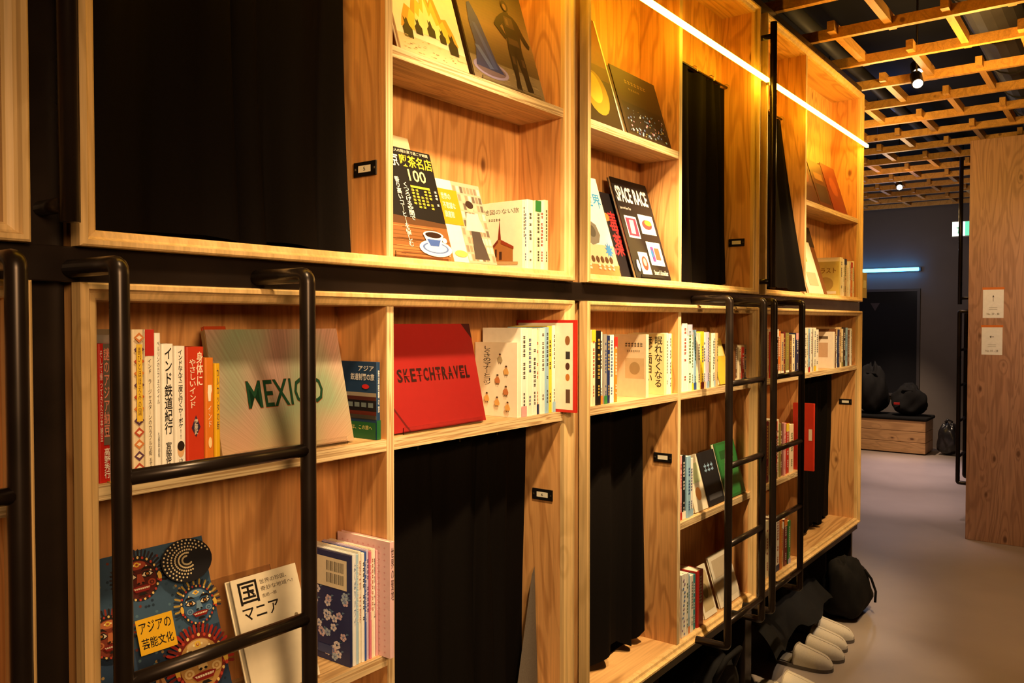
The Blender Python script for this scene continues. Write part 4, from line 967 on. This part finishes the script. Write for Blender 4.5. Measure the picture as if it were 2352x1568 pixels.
# ------------------------------------------------------------------ lights
def spot(loc, aim, power, ang, col=(1, .7, .36), blend=.35, rad=.03):
    l = bpy.data.lights.new('spot', 'SPOT'); l.energy = power; l.spot_size = math.radians(ang); l.spot_blend = blend; l.color = col; l.shadow_soft_size = rad
    o = bpy.data.objects.new('spot', l); COL.objects.link(o); o.location = loc
    o.rotation_euler = (Vector(aim)-Vector(loc)).to_track_quat('-Z', 'Y').to_euler()
def point(loc, power, col, rad=.1):
    l = bpy.data.lights.new('glow', 'POINT'); l.energy = power; l.color = col; l.shadow_soft_size = rad
    o = bpy.data.objects.new('glow', l); COL.objects.link(o); o.location = loc
WARM = (1, .61, .26)
HOT = (1, .69, .35)
# steep aisle spots
spot((2.05, -.66, 2.58), (2.40, .02, 1.14), 310, 40, HOT, .6, .02)
spot((1.10, -.72, 2.58), (1.42, .02, 1.38), 200, 40, HOT, .6, .05)
spot((.50, -.75, 2.55), (.98, .02, .85), 95, 34, HOT, .6, .08)
spot((1.72, -.72, 2.58), (2.1, .02, 1.62), 150, 36, HOT, .6, .02)
spot((3.2, -.75, 2.56), (3.75, .02, 1.15), 165, 44, HOT, .6, .02)
# shallower, farther spots from the opposite side
spot((.2, -2.6, 2.35), (1.48, .1, 1.66), 350, 26, WARM, .9, .1)
spot((1.3, -2.7, 2.45), (2.3, .1, 1.48), 215, 29, WARM, .9, .1)
spot((-.3, -2.3, 2.0), (.85, .1, 1.10), 220, 42, (1, .60, .28), .9, .35)  # soft fill light added to brighten the near lower bookcase
spot((2.6, -2.6, 2.45), (3.8, .1, 1.35), 160, 34, WARM, .9, .1)
PK = (1, .75, .70)
for x, y, pw, an in ((6.2, .0, 75, 46), (7.2, .25, 230, 44), (8.5, .5, 380, 46)):
    spot((x, y, 2.58), (x, y+.05, 0), pw, an, PK, 1., .1)
spot((4.4, -.95, 2.56), (4.7, -.85, 0), 55, 74, (1, .70, .46), 1.)
spot((3.75, -1.0, 2.56), (3.52, -.22, 0), 85, 22, (1, .76, .5), .8)  # added lamp without a fixture, brightens the slippers
spot((8.9, .9, 2.5), (9.6, 1.0, .3), 180, 46, (1, .70, .44), .8)  # added lamp without a fixture, lightens the bench wood
point((4.1, -.55, 2.30), 26, (1, .57, .12))  # this and the next two: uplights added to brighten the lattice
point((5.3, .1, 2.3), 15, (1, .59, .16))
point((7.2, .4, 2.3), 8, (1, .60, .22))
point((9.0, .9, 2.0), 6, (.95, .84, .82))  # added point light that brightens the far wall
spot((4.6, -1.7, 2.2), (5.98, -.6, 1.3), 50, 60, (1, .76, .64), .9, .1)  # added lamp that makes the plywood panel and notices paler
point((7.0, .4, 3.1), 1.5, (.25, .4, 1.))
w = bpy.data.worlds.new('world'); sc.world = w; w.use_nodes = True
w.node_tree.nodes['Background'].inputs[0].default_value = (.9, .55, .4, 1); w.node_tree.nodes['Background'].inputs[1].default_value = .014
sc.view_settings.view_transform = 'Standard'
sc.view_settings.exposure = 0
